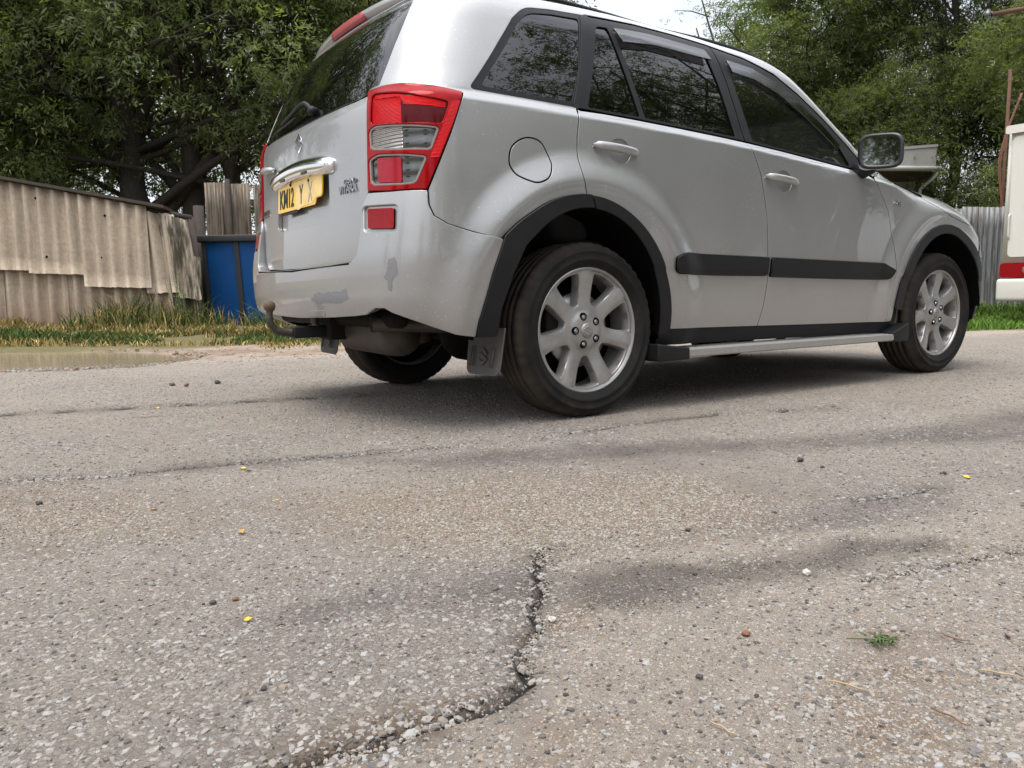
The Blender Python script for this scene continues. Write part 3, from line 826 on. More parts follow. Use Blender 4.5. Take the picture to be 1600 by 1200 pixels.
# chrome strip above the plate
def garnish():
    K = 30; V = []; Fc = []; n = 10
    for i in range(K+1):
        t = i/K*2-1; y = t*.350
        x = float(surf(np.array([URC]), np.array([1.02]))[0, 0])+.085*y*y
        h = .033*(1-abs(t)**12*.5); dp = .034*(1-abs(t)**14*.5); z = 1.020-.024*t*t
        for k in range(n):
            a = 2*PI*k/n; c, s = math.cos(a), math.sin(a)
            V.append((x-dp*max(-.3, c), y, z+h*s-(.012 if s < -.5 else 0)))
    for i in range(K):
        for k in range(n): Fc.append((i*n+k, (i+1)*n+k, (i+1)*n+(k+1) % n, i*n+(k+1) % n))
    Fc += [tuple(range(n)), tuple(K*n+k for k in range(n-1, -1, -1))]
    mk('chrome_strip', V, [f[::-1] for f in Fc], M['chrome'], tail)
    for y in (-.12, .14):
        box('plate_lamp', (-.865, y-.03, .984), (-.835, y+.03, .996), M['trim_gloss'], tail, .003)
garnish()
# plate: yellow, letters, right half peeled to a faded layer
DG = bpy.context.evaluated_depsgraph_get
def text_vf(s, size, extrude=.001, sx=1.0, font_off=0.0):
    c = bpy.data.curves.new('t', 'FONT'); c.body = s; c.size = size; c.extrude = extrude; c.align_x = 'LEFT'; c.offset = font_off
    o = bpy.data.objects.new('t', c); COL.objects.link(o)
    dg = DG(); dg.update(); me = bpy.data.meshes.new_from_object(o.evaluated_get(dg))
    V = [(v.co.x*sx, v.co.y, v.co.z) for v in me.vertices]; Fc = [tuple(p.vertices) for p in me.polygons]
    bpy.data.objects.remove(o); bpy.data.curves.remove(c); bpy.data.meshes.remove(me)
    return V, Fc
def place_text(name, s, size, origin, xdir, ydir, mat, parent, extrude=.001, sx=1.0, fo=0.0, centre=False, curve=None):
    V, Fc = text_vf(s, size, extrude, sx, fo)
    if centre:
        w = max(v[0] for v in V); V = [(v[0]-w/2, v[1], v[2]) for v in V]
    X = Vector(xdir).normalized(); Y = Vector(ydir).normalized(); Z = X.cross(Y); O = Vector(origin)
    W = [O+X*v[0]+Y*v[1]+Z*v[2] for v in V]
    return mk(name, W, Fc, mat, parent, False)
PX = -.838
tilt = Vector((.05, 0, 1)).normalized()
def plate_pt(y, z, o=0.0): return Vector((PX-o+(z-.918)*.05, y, z))
def flat_plate(name, outl, o, th, mat, parent):
    n = len(outl)
    V = [plate_pt(y, z, o) for y, z in outl]+[plate_pt(y, z, o+th) for y, z in outl]
    Fc = [tuple(range(n)), tuple(range(2*n-1, n-1, -1))]+[(i, n+i, n+(i+1) % n, (i+1) % n) for i in range(n)]
    return mk(name, V, Fc, mat, parent, False)
pl = flat_plate('number_plate', rounded([(.262, .860), (.262, .976), (-.262, .976), (-.262, .885), (-.20, .885), (-.185, .860)], [.008, .008, .008, .02, .008, .008]), 0, .004, M['plate_yellow'], tail)
flat_plate('faded_film', [(.055, .864), (.035, .90), (.03, .94), (.045, .972), (-.258, .972), (-.258, .890), (-.20, .888), (-.16, .868), (-.05, .866), (.0, .855)], .0045, .0006, M['plate_faded'], pl)
flat_plate('plate_backing', [(.235, .846), (.235, .87), (.02, .87), (.02, .846)], -.001, .003, M['trim'], pl)
for s_, y0, mt, sz in (('KM12', .238, 'ink', .112), ('Y', -.010, 'ink', .112), ('X', -.11, 'ink_grey', .112)):
    place_text('plate_text', s_, sz, plate_pt(y0, .877, .0056), (0, -1, 0), tilt, M[mt], pl, .0004, .62 if s_ != 'KM12' else .66, .0018)
for y, z in ((.10, .968), (-.115, .962)):
    V, Fc = lathe_vf([(.0001, -.003), (.006, -.003), (.007, 0)], 10); V = [plate_pt(y+v[0], z+v[2], .005-v[1]) for v in V]
    mk('screw', V, Fc, M['dark'], pl)
def tail_pt(u, z, o=.002):
    X = surf(np.array([u]), np.array([z])); n = grad(X)[0]; return Vector(X[0]+n*o), Vector(n)
def badge_text(s, u0, z, size, name, mat, fo=.0004, sx=1.0, lay=None, sp=.0):
    p, n = tail_pt(u0, z); p2, _ = tail_pt(u0+.1, z)
    xd = p2-p; xd = (xd-n*xd.dot(n)).normalized(); yd = n.cross(xd)
    if yd.z < 0: yd = -yd
    return place_text(name, s, size, p, xd, yd, mat, tail, .0022, sx, fo)
badge_text('GRAND', -.960, .908, .026, 'badge_lettering', M['badge'], .0004, 1.05)
badge_text('VITARA', -.998, .876, .040, 'badge_lettering', M['badge'], .0010, 1.02)
badge_text('SUZUKI', mr(-.838)+.0, .868, .040, 'badge_lettering', M['badge'], .0010, .95)
def emblem(c, n, xd, size, mat, parent, th=.004):
    w = .105
    A = [(.50, .13), (0, .50), (-.50, .13), (.16, -.20), (.16+.0, -.20), (.30, -.06), (-.18, .15), (0, .28), (.33, .02)]
    A = [(.50, .16), (.0, .50), (-.52, .13), (.20, -.28), (.36, -.16), (-.22, .13), (.0, .29), (.33, .05)]
    B = [(-x, -y) for x, y in A]
    parts = []
    yd = n.cross(xd)
    if yd.z < 0: yd = -yd
    for P in (A[::-1], B[::-1]):
        k = len(P)
        V = [c+xd*(x*size)+yd*(y*size) for x, y in P]+[c+n*th+xd*(x*size*.94)+yd*(y*size*.96) for x, y in P]
        Fc = [tuple(range(2*k-1, k-1, -1))]+[(i, (i+1) % k, k+(i+1) % k, k+i) for i in range(k)]
        parts.append((V, Fc))
    V, Fc = join_vf(parts); return mk('emblem', V, Fc, mat, parent, False)
p, n = tail_pt(URC, 1.125); emblem(p, n, Vector((0, -1, 0)), .078, M['chrome'], tail)
# horizontal handle at the left of the tailgate, wiper on the window
def tail_handle():
    pts = []
    for k in range(9):
        t = k/8; u = mr(-.90)+t*.165
        p, n = tail_pt(u, 1.070-.012*t, .008+.022*math.sin(PI*t)**.5); pts.append(p)
    V, Fc = tube_vf(pts, [.010, .014, .016, .017, .017, .017, .016, .014, .010], 10)
    mk('tailgate_handle', V, Fc, M['paint'], tail)
tail_handle()
def wiper():
    pts = [tail_pt(u, z, o)[0] for u, z, o in ((-1.32, 1.235, .012), (-1.38, 1.262, .03), (-1.46, 1.268, .034), (-1.62, 1.258, .026), (-1.82, 1.238, .02))]
    w = tube('wiper', curve_pts(pts, 5), .0085, M['trim'], tail, 8)
    p, n = tail_pt(-1.325, 1.236, 0)
    tube('wiper_pivot', [p-n*.004, p+n*.018, p+n*.026], [.020, .018, .010], M['trim'], w, 12)
    pts = [tail_pt(-1.60-.36*k/8, 1.240-.020*k/8, .012)[0] for k in range(9)]
    tube('wiper_blade', pts, [.004]+[.007]*7+[.004], M['trim'], w, 6)
wiper()
# tail lamps: red lens with three sunk cells
CT = rounded([(-.800, 1.100), (-.797, 1.188), (-.785, 1.200), (-.707, 1.183), (-.636, 1.160), (-.566, 1.146), (-.587, 1.074), (-.693, 1.079)], .010)
CM = rounded([(-.806, 1.018), (-.808, 1.074), (-.784, 1.086), (-.695, 1.071), (-.594, 1.059), (-.617, .984), (-.699, .989), (-.795, 1.008)], .012)
CB = rounded([(-.808, .897), (-.811, .974), (-.776, .986), (-.691, .972), (-.628, .961), (-.660, .874), (-.694, .872), (-.795, .884)], .012)
def cut(P, ulo, uhi):
    """clip an outline to ulo <= u <= uhi"""
    for lim, sg in ((ulo, 1), (uhi, -1)):
        out = []
        for i in range(len(P)):
            a, b = P[i], P[(i+1) % len(P)]; ia, ib = (a[0]-lim)*sg >= 0, (b[0]-lim)*sg >= 0
            if ia: out.append(a)
            if ia != ib:
                t = (lim-a[0])/(b[0]-a[0]); out.append((lim, a[1]+t*(b[1]-a[1])))
        P = out
    return P
for mir in (False, True):
    lamp = panel('tail_lamp', LAMP, M['lens_red'], car, [CT, CM, CB], mir, off=.007, gap=.0045, depth=.02, rnd=.006, grid=.014)
    for cell, sp, ml, mr_ in ((CT, -.697, 'lens_red_bright', 'lens_red_dark'), (CM, -.696, 'lens_grey', 'lens_smoke'), (CB, -.692, 'lens_smoke', 'lens_smoke')):
        for lo, hi, mt in ((-1, sp, ml), (sp, 0, mr_)):
            c_ = cut(cell, lo, hi)
            panel('lamp_cell', c_, M[mt], lamp, (), mir, off=-.001 if mt != 'lens_smoke' else -.004, gap=-.0005, depth=.004, rnd=.003, grid=.016)
        if cell is not CT:
            inner = offset_poly(cell, .0026)
            panel('lamp_bezel', cell, M['lens_clear'], lamp, [inner], mir, off=.0035, gap=-.001, depth=.006, rnd=.002, grid=.016)
    panel('lamp_cell', cut(rounded([(-.780, .892), (-.782, .976), (-.70, .965), (-.70, .880)], .006), -1, 0), M['lens_pink'], lamp, (), mir, off=.0004, gap=0, depth=.003, grid=.016)
    panel('lamp_cell', [(-.79, 1.20), (-.707, 1.181), (-.566, 1.148), (-.573, 1.122), (-.69, 1.137), (-.70, 1.166), (-.79, 1.178)], M['lens_red_bright'], lamp, (), mir, off=.002, gap=.004, depth=.004, grid=.016)
    panel('lamp_cell', [(-.556, 1.148), (-.529, 1.155), (-.598, .957), (-.620, .957)], M['lens_red_bright'], lamp, (), mir, off=.0082, gap=0, depth=.004, grid=.016)
# rear bumper: sweeps from arch to arch, up to the lamps, notched round the tailgate
RFL = rounded([(-.836, .722), (-.840, .813), (-.714, .803), (-.715, .713)], .014)
RFI = rounded([(-.820, .733), (-.823, .803), (-.726, .794), (-.727, .724)], .008)
half = BUMPL+[(-.73, .853), (-.821, .862), (-.846, .822), (-.853, .729), (-.868, .645), (-.900, .619), (-1.10, .611), (URC, .607)]
low = [(-.420, .60), (-.440, .52), (-.455, .43), (-.480, .356), (-.500, .341), (-.56, .352), (-.62, .378), (-.688, .409), (-.74, .432), (-.765, .448), (-.80, .448), (-.84, .424), (-.90, .418), (-1.05, .410), (-1.30, .404), (URC, .402)]
BMP = half+[(mr(u), z) for u, z in reversed(half[:-1])]+[(mr(u), z) for u, z in low[:-1]]+list(reversed(low))
bump = panel('rear_bumper', BMP, M['paint'], car, [RFL, [(mr(u), z) for u, z in RFL]], sfn=S1, lay=1, gap=.0045, depth=.05, rnd=.008, grid=.022, seam=False)
bump['label'] = 'silver rear bumper with two patches of flaked paint'
for fl_ in (False, True):
    f2 = (lambda P: [(mr(u), z) for u, z in P]) if fl_ else (lambda P: P)
    panel('reflector_recess', f2(RFL), M['paint'], bump, [f2(RFI)], sfn=S1, lay=1, off=-.012, gap=-.003, depth=.002, grid=.02)
    panel('reflector', f2(RFI), M['reflector'], bump, (), sfn=S1, lay=1, off=-.003, gap=0, depth=.012, grid=.02)
def ragged(P, amp, seed):
    rr = random.Random(seed); D = densify(P, .009); return [(a+rr.uniform(-amp, amp), b+rr.uniform(-amp, amp)) for a, b in D]
panel('paint_chip', ragged([(-.741, .619), (-.722, .626), (-.719, .590), (-.716, .570), (-.732, .548), (-.736, .510), (-.746, .515), (-.747, .545), (-.760, .556), (-.748, .580)], .0022, 3), M['primer'], bump, (), sfn=S1, lay=1, off=.0007, gap=0, depth=0, grid=.01)
panel('paint_chip', ragged([(-1.203, .500), (-1.150, .512), (-1.10, .506), (-1.03, .512), (-.965, .513), (-.928, .522), (-.925, .500), (-.917, .482), (-.982, .468), (-1.181, .468)], .0025, 5), M['primer'], bump, (), sfn=S1, lay=1, off=.0007, gap=0, depth=0, grid=.01)
panel('lower_step', rounded([(-1.12, .440), (-1.12, .418), (-1.30, .414), (-1.30, .436)], .004), M['paint'], bump, (), sfn=S1, lay=1, off=.003, gap=0, depth=.006, grid=.02)
panel('bumper_seam', [(-.905, .6155), (-1.10, .6075), (URC, .6035), (mr(-1.10), .6075), (mr(-.905), .6155), (mr(-.905), .6085), (URC, .5965), (-.905, .6085)], M['dark'], bump, (), sfn=S1, lay=1, off=.0009, gap=0, depth=0, grid=.03)
# black arch cladding in two pieces per wheel (a seam above each rear wheel)
def cladding(parent_, A, I, t0, t1, tail_pts_o=(), tail_pts_i=(), mir=False, lay=0):
    o = arch_pts(A, t0, t1, 22)+list(tail_pts_o); i = arch_pts(I, t0, t1, 22)+list(tail_pts_i)
    panel('arch_cladding', o+list(reversed(i)), M['trim'], parent_, (), mir, off=.010, gap=.0005, depth=.035, rnd=.006, grid=.02, lay=lay, sfn=(SM if lay else S0))
for mir in (False, True):
    cladding(car, ARCH_R, IN_R, 88.0, 137, [(-.446, .575), (-.468, .484), (-.490, .40), (-.498, .345)], [(-.385, .56), (-.401, .499), (-.421, .44), (-.430, .345)], mir, 1)
    cladding(car, ARCH_R, IN_R, 85.5, 3, [(.428, .335)], [(.370, .300)], mir)
    cladding(car, ARCH_F, IN_F, 176, -6, (), (), mir)
    panel('sill', [(.38, .337), (2.11, .316), (2.11, .245), (.38, .262)], M['trim'], car, (), mir, off=-.012, gap=0, depth=.05, grid=.04)
# nose
FB = [(3.095, .30), (3.088, .40), (3.065, .52), (2.99, .655), (3.35, .668), (3.55, .668), (UFC, .66)]
FBl = [(3.10, .27), (3.3, .25), (UFC, .25)]
panel('front_bumper', FB+[(mf(u), z) for u, z in reversed(FB[:-1])]+[(mf(u), z) for u, z in FBl[:-1]]+list(reversed(FBl)), M['paint'], car, (), gap=.002, depth=.03, grid=.05)
HLP = [(2.985, .665), (2.985, .80), (3.05, .838), (3.40, .80), (3.52, .77), (3.50, .675)]
for mir in (False, True):
    panel('headlamp', HLP, M['lens_grey'], car, (), mir, gap=.002, off=.004, depth=.02, grid=.04)
GR = [(3.51, .675), (3.53, .77), (3.75, .79), (UFC, .795)]
panel('grille', GR+[(mf(u), z) for u, z in reversed(GR[:-1])]+[(UFC, .668)], M['trim_gloss'], car, (), gap=.002, off=-.01, depth=.02, grid=.04)
for sg in (-1, 1):
    V, Fc = tube_vf([(2.80, sg*.62, .945), (2.805, sg*.62, .965), (2.80, sg*.62, .985), (2.79, sg*.62, .992)], [.014, .016, .014, .005], 10)
    mk('washer_nozzle', V, Fc, M['trim'], car)
# inner shell, floor, wheel boxes
SH = [(-.60, 1.17), (.3, 1.15), (1.0, 1.11), (1.9, 1.0), (2.95, .70), (2.95, .32), (-.60, .32)]
for mir in (False, True):
    holes = [arch_pts(dict(cx=-.045, cz=.28, a=.44, b=.55), 0, 360, 40)[:-1], arch_pts(dict(cx=2.60, cz=.28, a=.45, b=.53), 0, 360, 40)[:-1]]
    SHc = [(-.60, 1.17), (.3, 1.15), (1.0, 1.11), (1.9, 1.0), (3.04, .70), (3.04, .40)]+arch_pts(dict(cx=2.60, cz=.30, a=.45, b=.50), 12, 178, 20)+[(2.1, .31), (.42, .31)]+arch_pts(dict(cx=-.045, cz=.30, a=.44, b=.53), 2, 178, 20)+[(-.60, .36)]
    panel('inner_skin', SHc, M['dark'], car, (), mir, off=-.035, gap=0, depth=0, grid=.06)
rs = [(-.50, 1.17), (-.50, .46), (-.9, .46), (URC, .46)]
panel('inner_skin', [(-.50, 1.18), (-.50, .46), (URC, .46), (mr(-.50), .46), (mr(-.50), 1.18), (URC, 1.17)], M['dark'], car, (), off=-.05, gap=0, depth=0, grid=.08)
box('floor_pan', (.30, -.50, .29), (3.2, .50, .42), M['under'], car, .01)
box('floor_pan', (.46, -.80, .265), (2.06, .80, .40), M['under'], car, .01)
box('floor_pan', (-.74, -.66, .44), (-.44, .66, .50), M['under'], car, .01)
for xw, I in ((0, IN_R), (2.64, IN_F)):
    for sg in (-1, 1):
        n = 24; V = []; Fc = []; cx = I['cx']
        for k in range(n+1):
            a = R(4+172*k/n)
            for y in (.885, .50): V.append((cx+(I['a']+.02)*math.cos(a), sg*y, .346+(I['b']+.01)*math.sin(a)))
        for k in range(n): Fc.append((2*k, 2*k+1, 2*k+3, 2*k+2))
        c0 = len(V); V.append((cx, sg*.50, .346))
        for k in range(n): Fc.append((2*k+1, c0, 2*k+3))
        mk('wheel_liner', V, Fc, M['dark'], car)

# ------------------------------------------------------------------ wheels
TR, RR = .346, .2495
def tyre_vf():
    hw = .112
    prof = [(RR-.012, .085), (RR+.004, .098), (RR+.022, hw-.003), (RR+.026, hw+.001), (RR+.031, hw+.001), (RR+.035, hw-.001), (RR+.055, hw+.001), (RR+.058, hw+.003), (RR+.062, hw+.002), (TR-.020, hw-.008), (TR-.008, hw-.020), (TR-.0015, hw-.034)]
    g = []
    for yc in (.052, .018, -.018, -.052):
        g += [(TR, yc+.0055), (TR-.009, yc+.0045), (TR-.009, yc-.0045), (TR, yc-.0055)]
    prof = prof+g+[(r, -y) for r, y in reversed(prof)]
    V, Fc = lathe_vf(prof, 144)
    mp = len(prof); out = []
    for i, v in enumerate(V):
        j = i % mp; k = i//mp; r = prof[j][0]
        f = 1.0
        y = abs(prof[j][1])
        if r > TR-.021 and y > .06 and (k % 3) == 0: f = 1-.012     # shoulder sipes
        w = Vector((v.x*f, v.y, v.z*f))
        if w.z < -TR+.006: w.z = -TR+.006+(w.z+TR-.006)*.25
        if -TR*1.01 < w.z < -TR+.04 and y > .09: w.y *= 1+.05*(1-(w.z+TR)/.04)
        out.append(w)
    return out, Fc
def rim_face():
    """outline of the seven-spoke face: disc with seven windows, then dished"""
    NS = 7; r0, r1 = .086, .227
    disc = [(.236*math.cos(2*PI*k/112), .236*math.sin(2*PI*k/112)) for k in range(112)]
    holes = []
    for s in range(NS):
        c = 2*PI*(s+.5)/NS+PI/2
        P = []
        def sp(r): return .0275+.006*((r-.16)/.06)**2+.004*(r-.1)/.12          # half spoke width at r
        rs = [r0+(r1-r0)*k/9 for k in range(10)]
        A = []
        for r in rs: A.append((r, PI/NS-sp(r)/r))
        L = [(r, c-a) for r, a in A if a > .03]; Rr_ = [(r, c+a) for r, a in A if a > .03]
        pol = L+[(r1+.003, c-.14), (r1+.004, c), (r1+.003, c+.14)]+list(reversed(Rr_))
        P = [(r*math.cos(a), r*math.sin(a)) for r, a in pol]
        holes.append(rounded(P, .012, 3))
    return disc, holes
def rim_mesh():
    disc, holes = rim_face()
    uv, T, loops = fill(disc, holes, .010)
    def dep(x, y):
        r = np.hypot(x, y); a = np.arctan2(y, x)-PI/2
        d = .010+.016*sstep(.225, .10, r)-.012*sstep(.088, .055, r)
        k = np.abs(((a*7/(2*PI)+.5) % 1)-.5)*2*PI/7*r           # distance across a spoke from its middle
        d = d+.006*sstep(.012, .034, k)*sstep(.09, .13, r)
        return d
    X = np.stack([uv[:, 0], dep(uv[:, 0], uv[:, 1]), uv[:, 1]], -1)
    V = [X]; faces = [tuple(t) for t in T.tolist()]; b = len(X)
    a_, b_, c_ = X[T[:, 0]], X[T[:, 1]], X[T[:, 2]]
    n = np.cross(b_-a_, c_-a_)
    faces = [f if n[i, 1] < 0 else f[::-1] for i, f in enumerate(faces)]
    for L in loops[1:]:
        P = X[L]; k = len(L)
        cen = P.mean(0)
        ins = (cen-P); ins[:, 1] = 0; ins /= np.linalg.norm(ins, axis=1, keepdims=True)
        r1 = P+np.array((0, .004, 0))+ins*.003
        r2 = P+np.array((0, .045, 0))+ins*.006
        V += [r1, r2]
        for i in range(k):
            j = (i+1) % k
            faces += [(L[i], L[j], b+j, b+i), (b+i, b+j, b+k+j, b+k+i)]
        b += 2*k
    V = [Vector(v) for v in np.concatenate(V)]
    lip = [(.2345, .014), (.2385, .006), (.244, .003), (RR, .006), (RR, .016), (.236, .022), (.230, .05), (.222, .19), (.235, .20)]
    lv = lathe_vf(lip, 96)
    return join_vf([(V, faces), lv])
def wheel_proto():
    V, Fc = rim_mesh()
    w = mk('wheel', V, Fc, M['alloy'], None)
    w.data.set_sharp_from_angle(angle=R(32))
    V, Fc = tyre_vf(); V = [(v[0], v[1]+.098, v[2]) for v in V]
    mk('tyre', V, Fc, M['rubber'], w)
    for k in range(5):
        a = R(90+18)+2*PI*k/5
        c = (.057*math.cos(a), 0, .057*math.sin(a))
        parts = [lathe_vf([(.0001, -.002), (.006, -.001), (.0095, .004), (.0095, .018)], 6, (c[0], .012, c[2]))]
        V, Fc = join_vf(parts); mk('wheel_nut', V, Fc, M['steel'], w, False)
        V, Fc = lathe_vf([(.0105, .0), (.0145, -.0012), (.0165, .003), (.0165, .012)], 18, (c[0], .0125, c[2]))
        mk('nut_socket', V, Fc, M['dark'], w)
    V, Fc = lathe_vf([(.0001, -.002), (.024, -.002), (.029, .001), (.031, .008), (.031, .02)], 32, (0, .010, 0))
    cap = mk('centre_cap', V, Fc, M['alloy'], w)
    V, Fc = lathe_vf([(.05, .075), (.150, .075), (.150, .095), (.05, .095)], 48, closed=True)
    mk('brake_disc', V, Fc, M['steel'], w)
    V, Fc = lathe_vf([(.0001, .13), (.226, .13), (.226, .2)], 40); mk('backing_plate', V, Fc, M['dark'], w)
    e = emblem(Vector((0, .0076, 0)), Vector((0, -1, 0)), Vector((1, 0, 0)), .040, M['steel'], w, .0025)
    box('brake_caliper', (-.16, .065, -.02), (-.10, .12, .12), M['under'], w, .008)
    return w
w0 = wheel_proto()
kids = list(w0.children)
spots = [((0, -.866, TR), 0, 12), ((2.64, -.852, TR), 0, -4), ((0, .866, TR), PI, 30), ((2.64, .852, TR), PI, 60)]
for i, (loc, rz, spin) in enumerate(spots):
    if i == 0: w = w0
    else:
        w = w0.copy(); COL.objects.link(w)
        for c in kids:
            d = c.copy(); COL.objects.link(d); d.parent = w
    w.parent = car; w.location = loc
    w.rotation_euler = (0, 0, rz)
    for c in w.children:
        pass
# turn spokes (not the flattened tyre): the rim itself is turned through its mesh copy
def spin_rims():
    base = w0.data
    ws = [o for o in car.children if o.name.startswith('wheel') and o.data is base]
    angs = {0: R(0), 1: R(7), 2: R(25), 3: R(40)}
    for i, o in enumerate(ws):
        me = base.copy() if i else base
        Mx = Matrix.Rotation(angs[i], 4, 'Y')
        if i: me.transform(Mx); o.data = me
        for c in o.children:
            if c.name.startswith(('wheel_nut', 'nut_socket', 'emblem')) and i:
                c.rotation_euler = (0, angs[i], 0)
spin_rims()

# ------------------------------------------------------------------ mirrors, step, underside, tow bar, interior
def door_mirror(sg):
    o = empty('tmp')
    def tw(q, a=R(15)):
        dx, dy = q.x-1.778, abs(q.y)-.984
        return Vector((1.778+dx*math.cos(a)+dy*math.sin(a), sg*(.984+dy*math.cos(a)-dx*math.sin(a)), q.z))
    # shell: rounded box, deep to the front
    bm = bmesh.new(); bmesh.ops.create_uvsphere(bm, u_segments=32, v_segments=20, radius=1)
    for v in bm.verts:
        c = v.co
        def sq(a, p): return math.copysign(abs(a)**p, a)
        y = sq(c.y, .55)*.108; z = sq(c.z, .55)*.086; x = sq(c.x, .8)*.095
        if x < 0: x = max(x, -.006)
        k = 1-.30*max(0, c.x)
        z2 = z*k+.010*(-y/.108)*(-.6)
        v.co = tw(Vector((1.778+x, sg*(.984-y*k*1.0), 1.168+z2-.02*(c.y if z < 0 else 0))))
    me = bpy.data.meshes.new('door_mirror'); bm.to_mesh(me); bm.free()
    for p in me.polygons: p.use_smooth = True
    bpy.data.objects.remove(o)
    sh = link('door_mirror', me, M['paint'], car)
    def ring(sc, x, n=40):
        out = []
        for k in range(n):
            a = 2*PI*k/n; cy, cz = math.cos(a), math.sin(a)
            y = math.copysign(abs(cy)**.5, cy)*.108*sc; z = math.copysign(abs(cz)**.5, cz)*.086*sc
            out.append(tw(Vector((x, sg*(.984-y), 1.168+z+.006*y/.108))))
        return out
    A, B, C_, D = ring(1.0, 1.776), ring(1.0, 1.768), ring(.80, 1.766), ring(.80, 1.776)
    n = len(A); V = A+B+C_+D; Fc = []
    for r in range(3):
        for k in range(n):
            f = (r*n+k, r*n+(k+1) % n, (r+1)*n+(k+1) % n, (r+1)*n+k); Fc.append(f if sg < 0 else f[::-1])
    mk('mirror_rim', V, Fc, M['trim_gloss'], sh)
    G = ring(.81, 1.7695)
    mk('mirror_pane', G, [tuple(range(n)) if sg > 0 else tuple(range(n-1, -1, -1))], M['mirror_glass'], sh, False)
    V, Fc = tube_vf([(1.80, sg*.845, 1.085), (1.80, sg*.88, 1.090), (1.802, sg*.93, 1.105)], [.046, .040, .034], 14)
    mk('mirror_foot', V, Fc, M['trim'], sh)
    # black sail between window and wing
    y1 = abs(float(surf(np.array([1.80]), np.array([1.09]))[0, 1]))
    return sh
for sg in (-1, 1): door_mirror(sg)
place_text('badge_lettering', 'DDiS', .032, (2.075, float(surf(np.array([2.10]), np.array([.945]))[0, 1])-.002, .938), (1, 0, -.12), (0.0, .05, 1), M['chrome'], car, .0015, 1.0, .0008)
def step(sg):
    f = lambda x, y, z: (x, sg*y, z)
    prof = [(-.925, .214), (-.930, .220), (-.928, .246), (-.922, .250), (-.915, .2505), (-.911, .247), (-.903, .247), (-.899, .251), (-.888, .251), (-.884, .247), (-.876, .247), (-.872, .251), (-.80, .254), (-.78, .25), (-.78, .216)]
    n = len(prof); V = []; Fc = []
    for x in (.50, 2.05):
        for y, z in prof: V.append(f(x, y, z))
    for k in range(n):
        q = (k, (k+1) % n, n+(k+1) % n, n+k); Fc.append(q if sg > 0 else q[::-1])
    st = mk('side_step', V, Fc, M['alu'], car, False)
    def capshape(flip):
        def sh(v):
            t = (v.x/.10+.5); t = 1-t if flip else t
            return (v.x, v.y, v.z+.035*max(0, (.55-t))*1.0*(1 if v.z > 0 else .1))
        return sh
    lo = (.315, -.932, .205) if sg > 0 else (.315, .77, .205); hi = (.502, -.77, .258) if sg > 0 else (.502, .932, .258)
    box('step_cap', lo, hi, M['trim'], st, .010, 3, shape=lambda v: (v.x, v.y, v.z+(.022*max(0, (-v.x)/.09) if v.z > 0 else 0)))
    lo = (2.048, -.932, .207) if sg > 0 else (2.048, .77, .207); hi = (2.19, -.77, .262) if sg > 0 else (2.19, .932, .262)
    box('step_cap', lo, hi, M['trim'], st, .010, 3, shape=lambda v: (v.x, v.y, v.z+(.045*max(0, v.x/.07) if v.z > 0 else 0)))
    for x in (.75, 1.3, 1.85):
        tube('step_bracket', [f(x, -.83, .225), f(x, -.70, .30), f(x, -.60, .35)], .016, M['dark'], st, 8)
for sg in (1, -1): step(sg)
# tow bar
tow = tube('tow_bar', curve_pts([(-.988, 0, .437), (-.990, 0, .412), (-.985, 0, .385), (-.958, 0, .357), (-.915, 0, .346), (-.86, 0, .346), (-.80, 0, .348)], 6), [.0135]*6+[.015]*12+[.017]*18+[.018], M['exhaust'], car, 14)
V, Fc = lathe_vf([(.0001, -.025), (.012, -.022), (.0215, -.0125), (.025, 0), (.0215, .0125), (.014, .021), (.013, .024)], 24)
mk('tow_ball', [(-.988+v[0], v[2], .458-v[1]) for v in V], Fc, M['rust'], tow)
box('tow_coupling', (-.90, -.032, .322), (-.72, .032, .372), M['trim'], tow, .008, 3)
box('tow_bracket', (-.76, -.075, .31), (-.62, .055, .42), M['under'], tow, .012, 3)
box('tow_socket', (-.77, .06, .37), (-.70, .13, .43), M['trim'], tow, .014, 3)
tube('cross_member', [(-.70, -.62, .405), (-.70, .62, .405)], .034, M['under'], tow, 12)
# exhaust: fat silencer across, tail pipe with cut end
ex = tube('silencer', curve_pts([(-.60, .06, .355), (-.60, .02, .352), (-.60, -.05, .35), (-.60, -.30, .345), (-.60, -.40, .345), (-.60, -.44, .35)], 4), [.055, .07, .082, .09]+[.094]*14+[.085, .06, .05], M['exhaust'], car, 22)
def tailpipe():
    pts = curve_pts([(-.30, -.62, .37), (-.45, -.60, .375), (-.58, -.555, .382), (-.70, -.520, .388), (-.765, -.502, .386)], 6)
    V, Fc = tube_vf(pts, .030, 16, cap=False); n = 16
    V2, F2 = tube_vf(list(reversed(pts[-8:])), .026, 16, cap=False)
    b = len(V); last = b-n
    ringf = [(last+k, last+(k+1) % n, b+(-(k+1)) % n, b+(-k) % n) for k in range(n)]
    mk('tail_pipe', V+V2, Fc+[tuple(i+b for i in f) for f in F2], M['exhaust'], ex)
tailpipe()
tube('rear_axle', [(0, -.62, .30), (0, -.2, .29), (0, .2, .29), (0, .62, .30)], [.03, .032, .032, .03], M['rust'], car, 12)
V, Fc = tube_vf([(-.16, .0, .29), (-.10, 0, .29), (.02, 0, .29), (.12, 0, .29), (.22, 0, .30)], [.05, .10, .125, .085, .05], 16); mk('differential', V, Fc, M['under'], car)
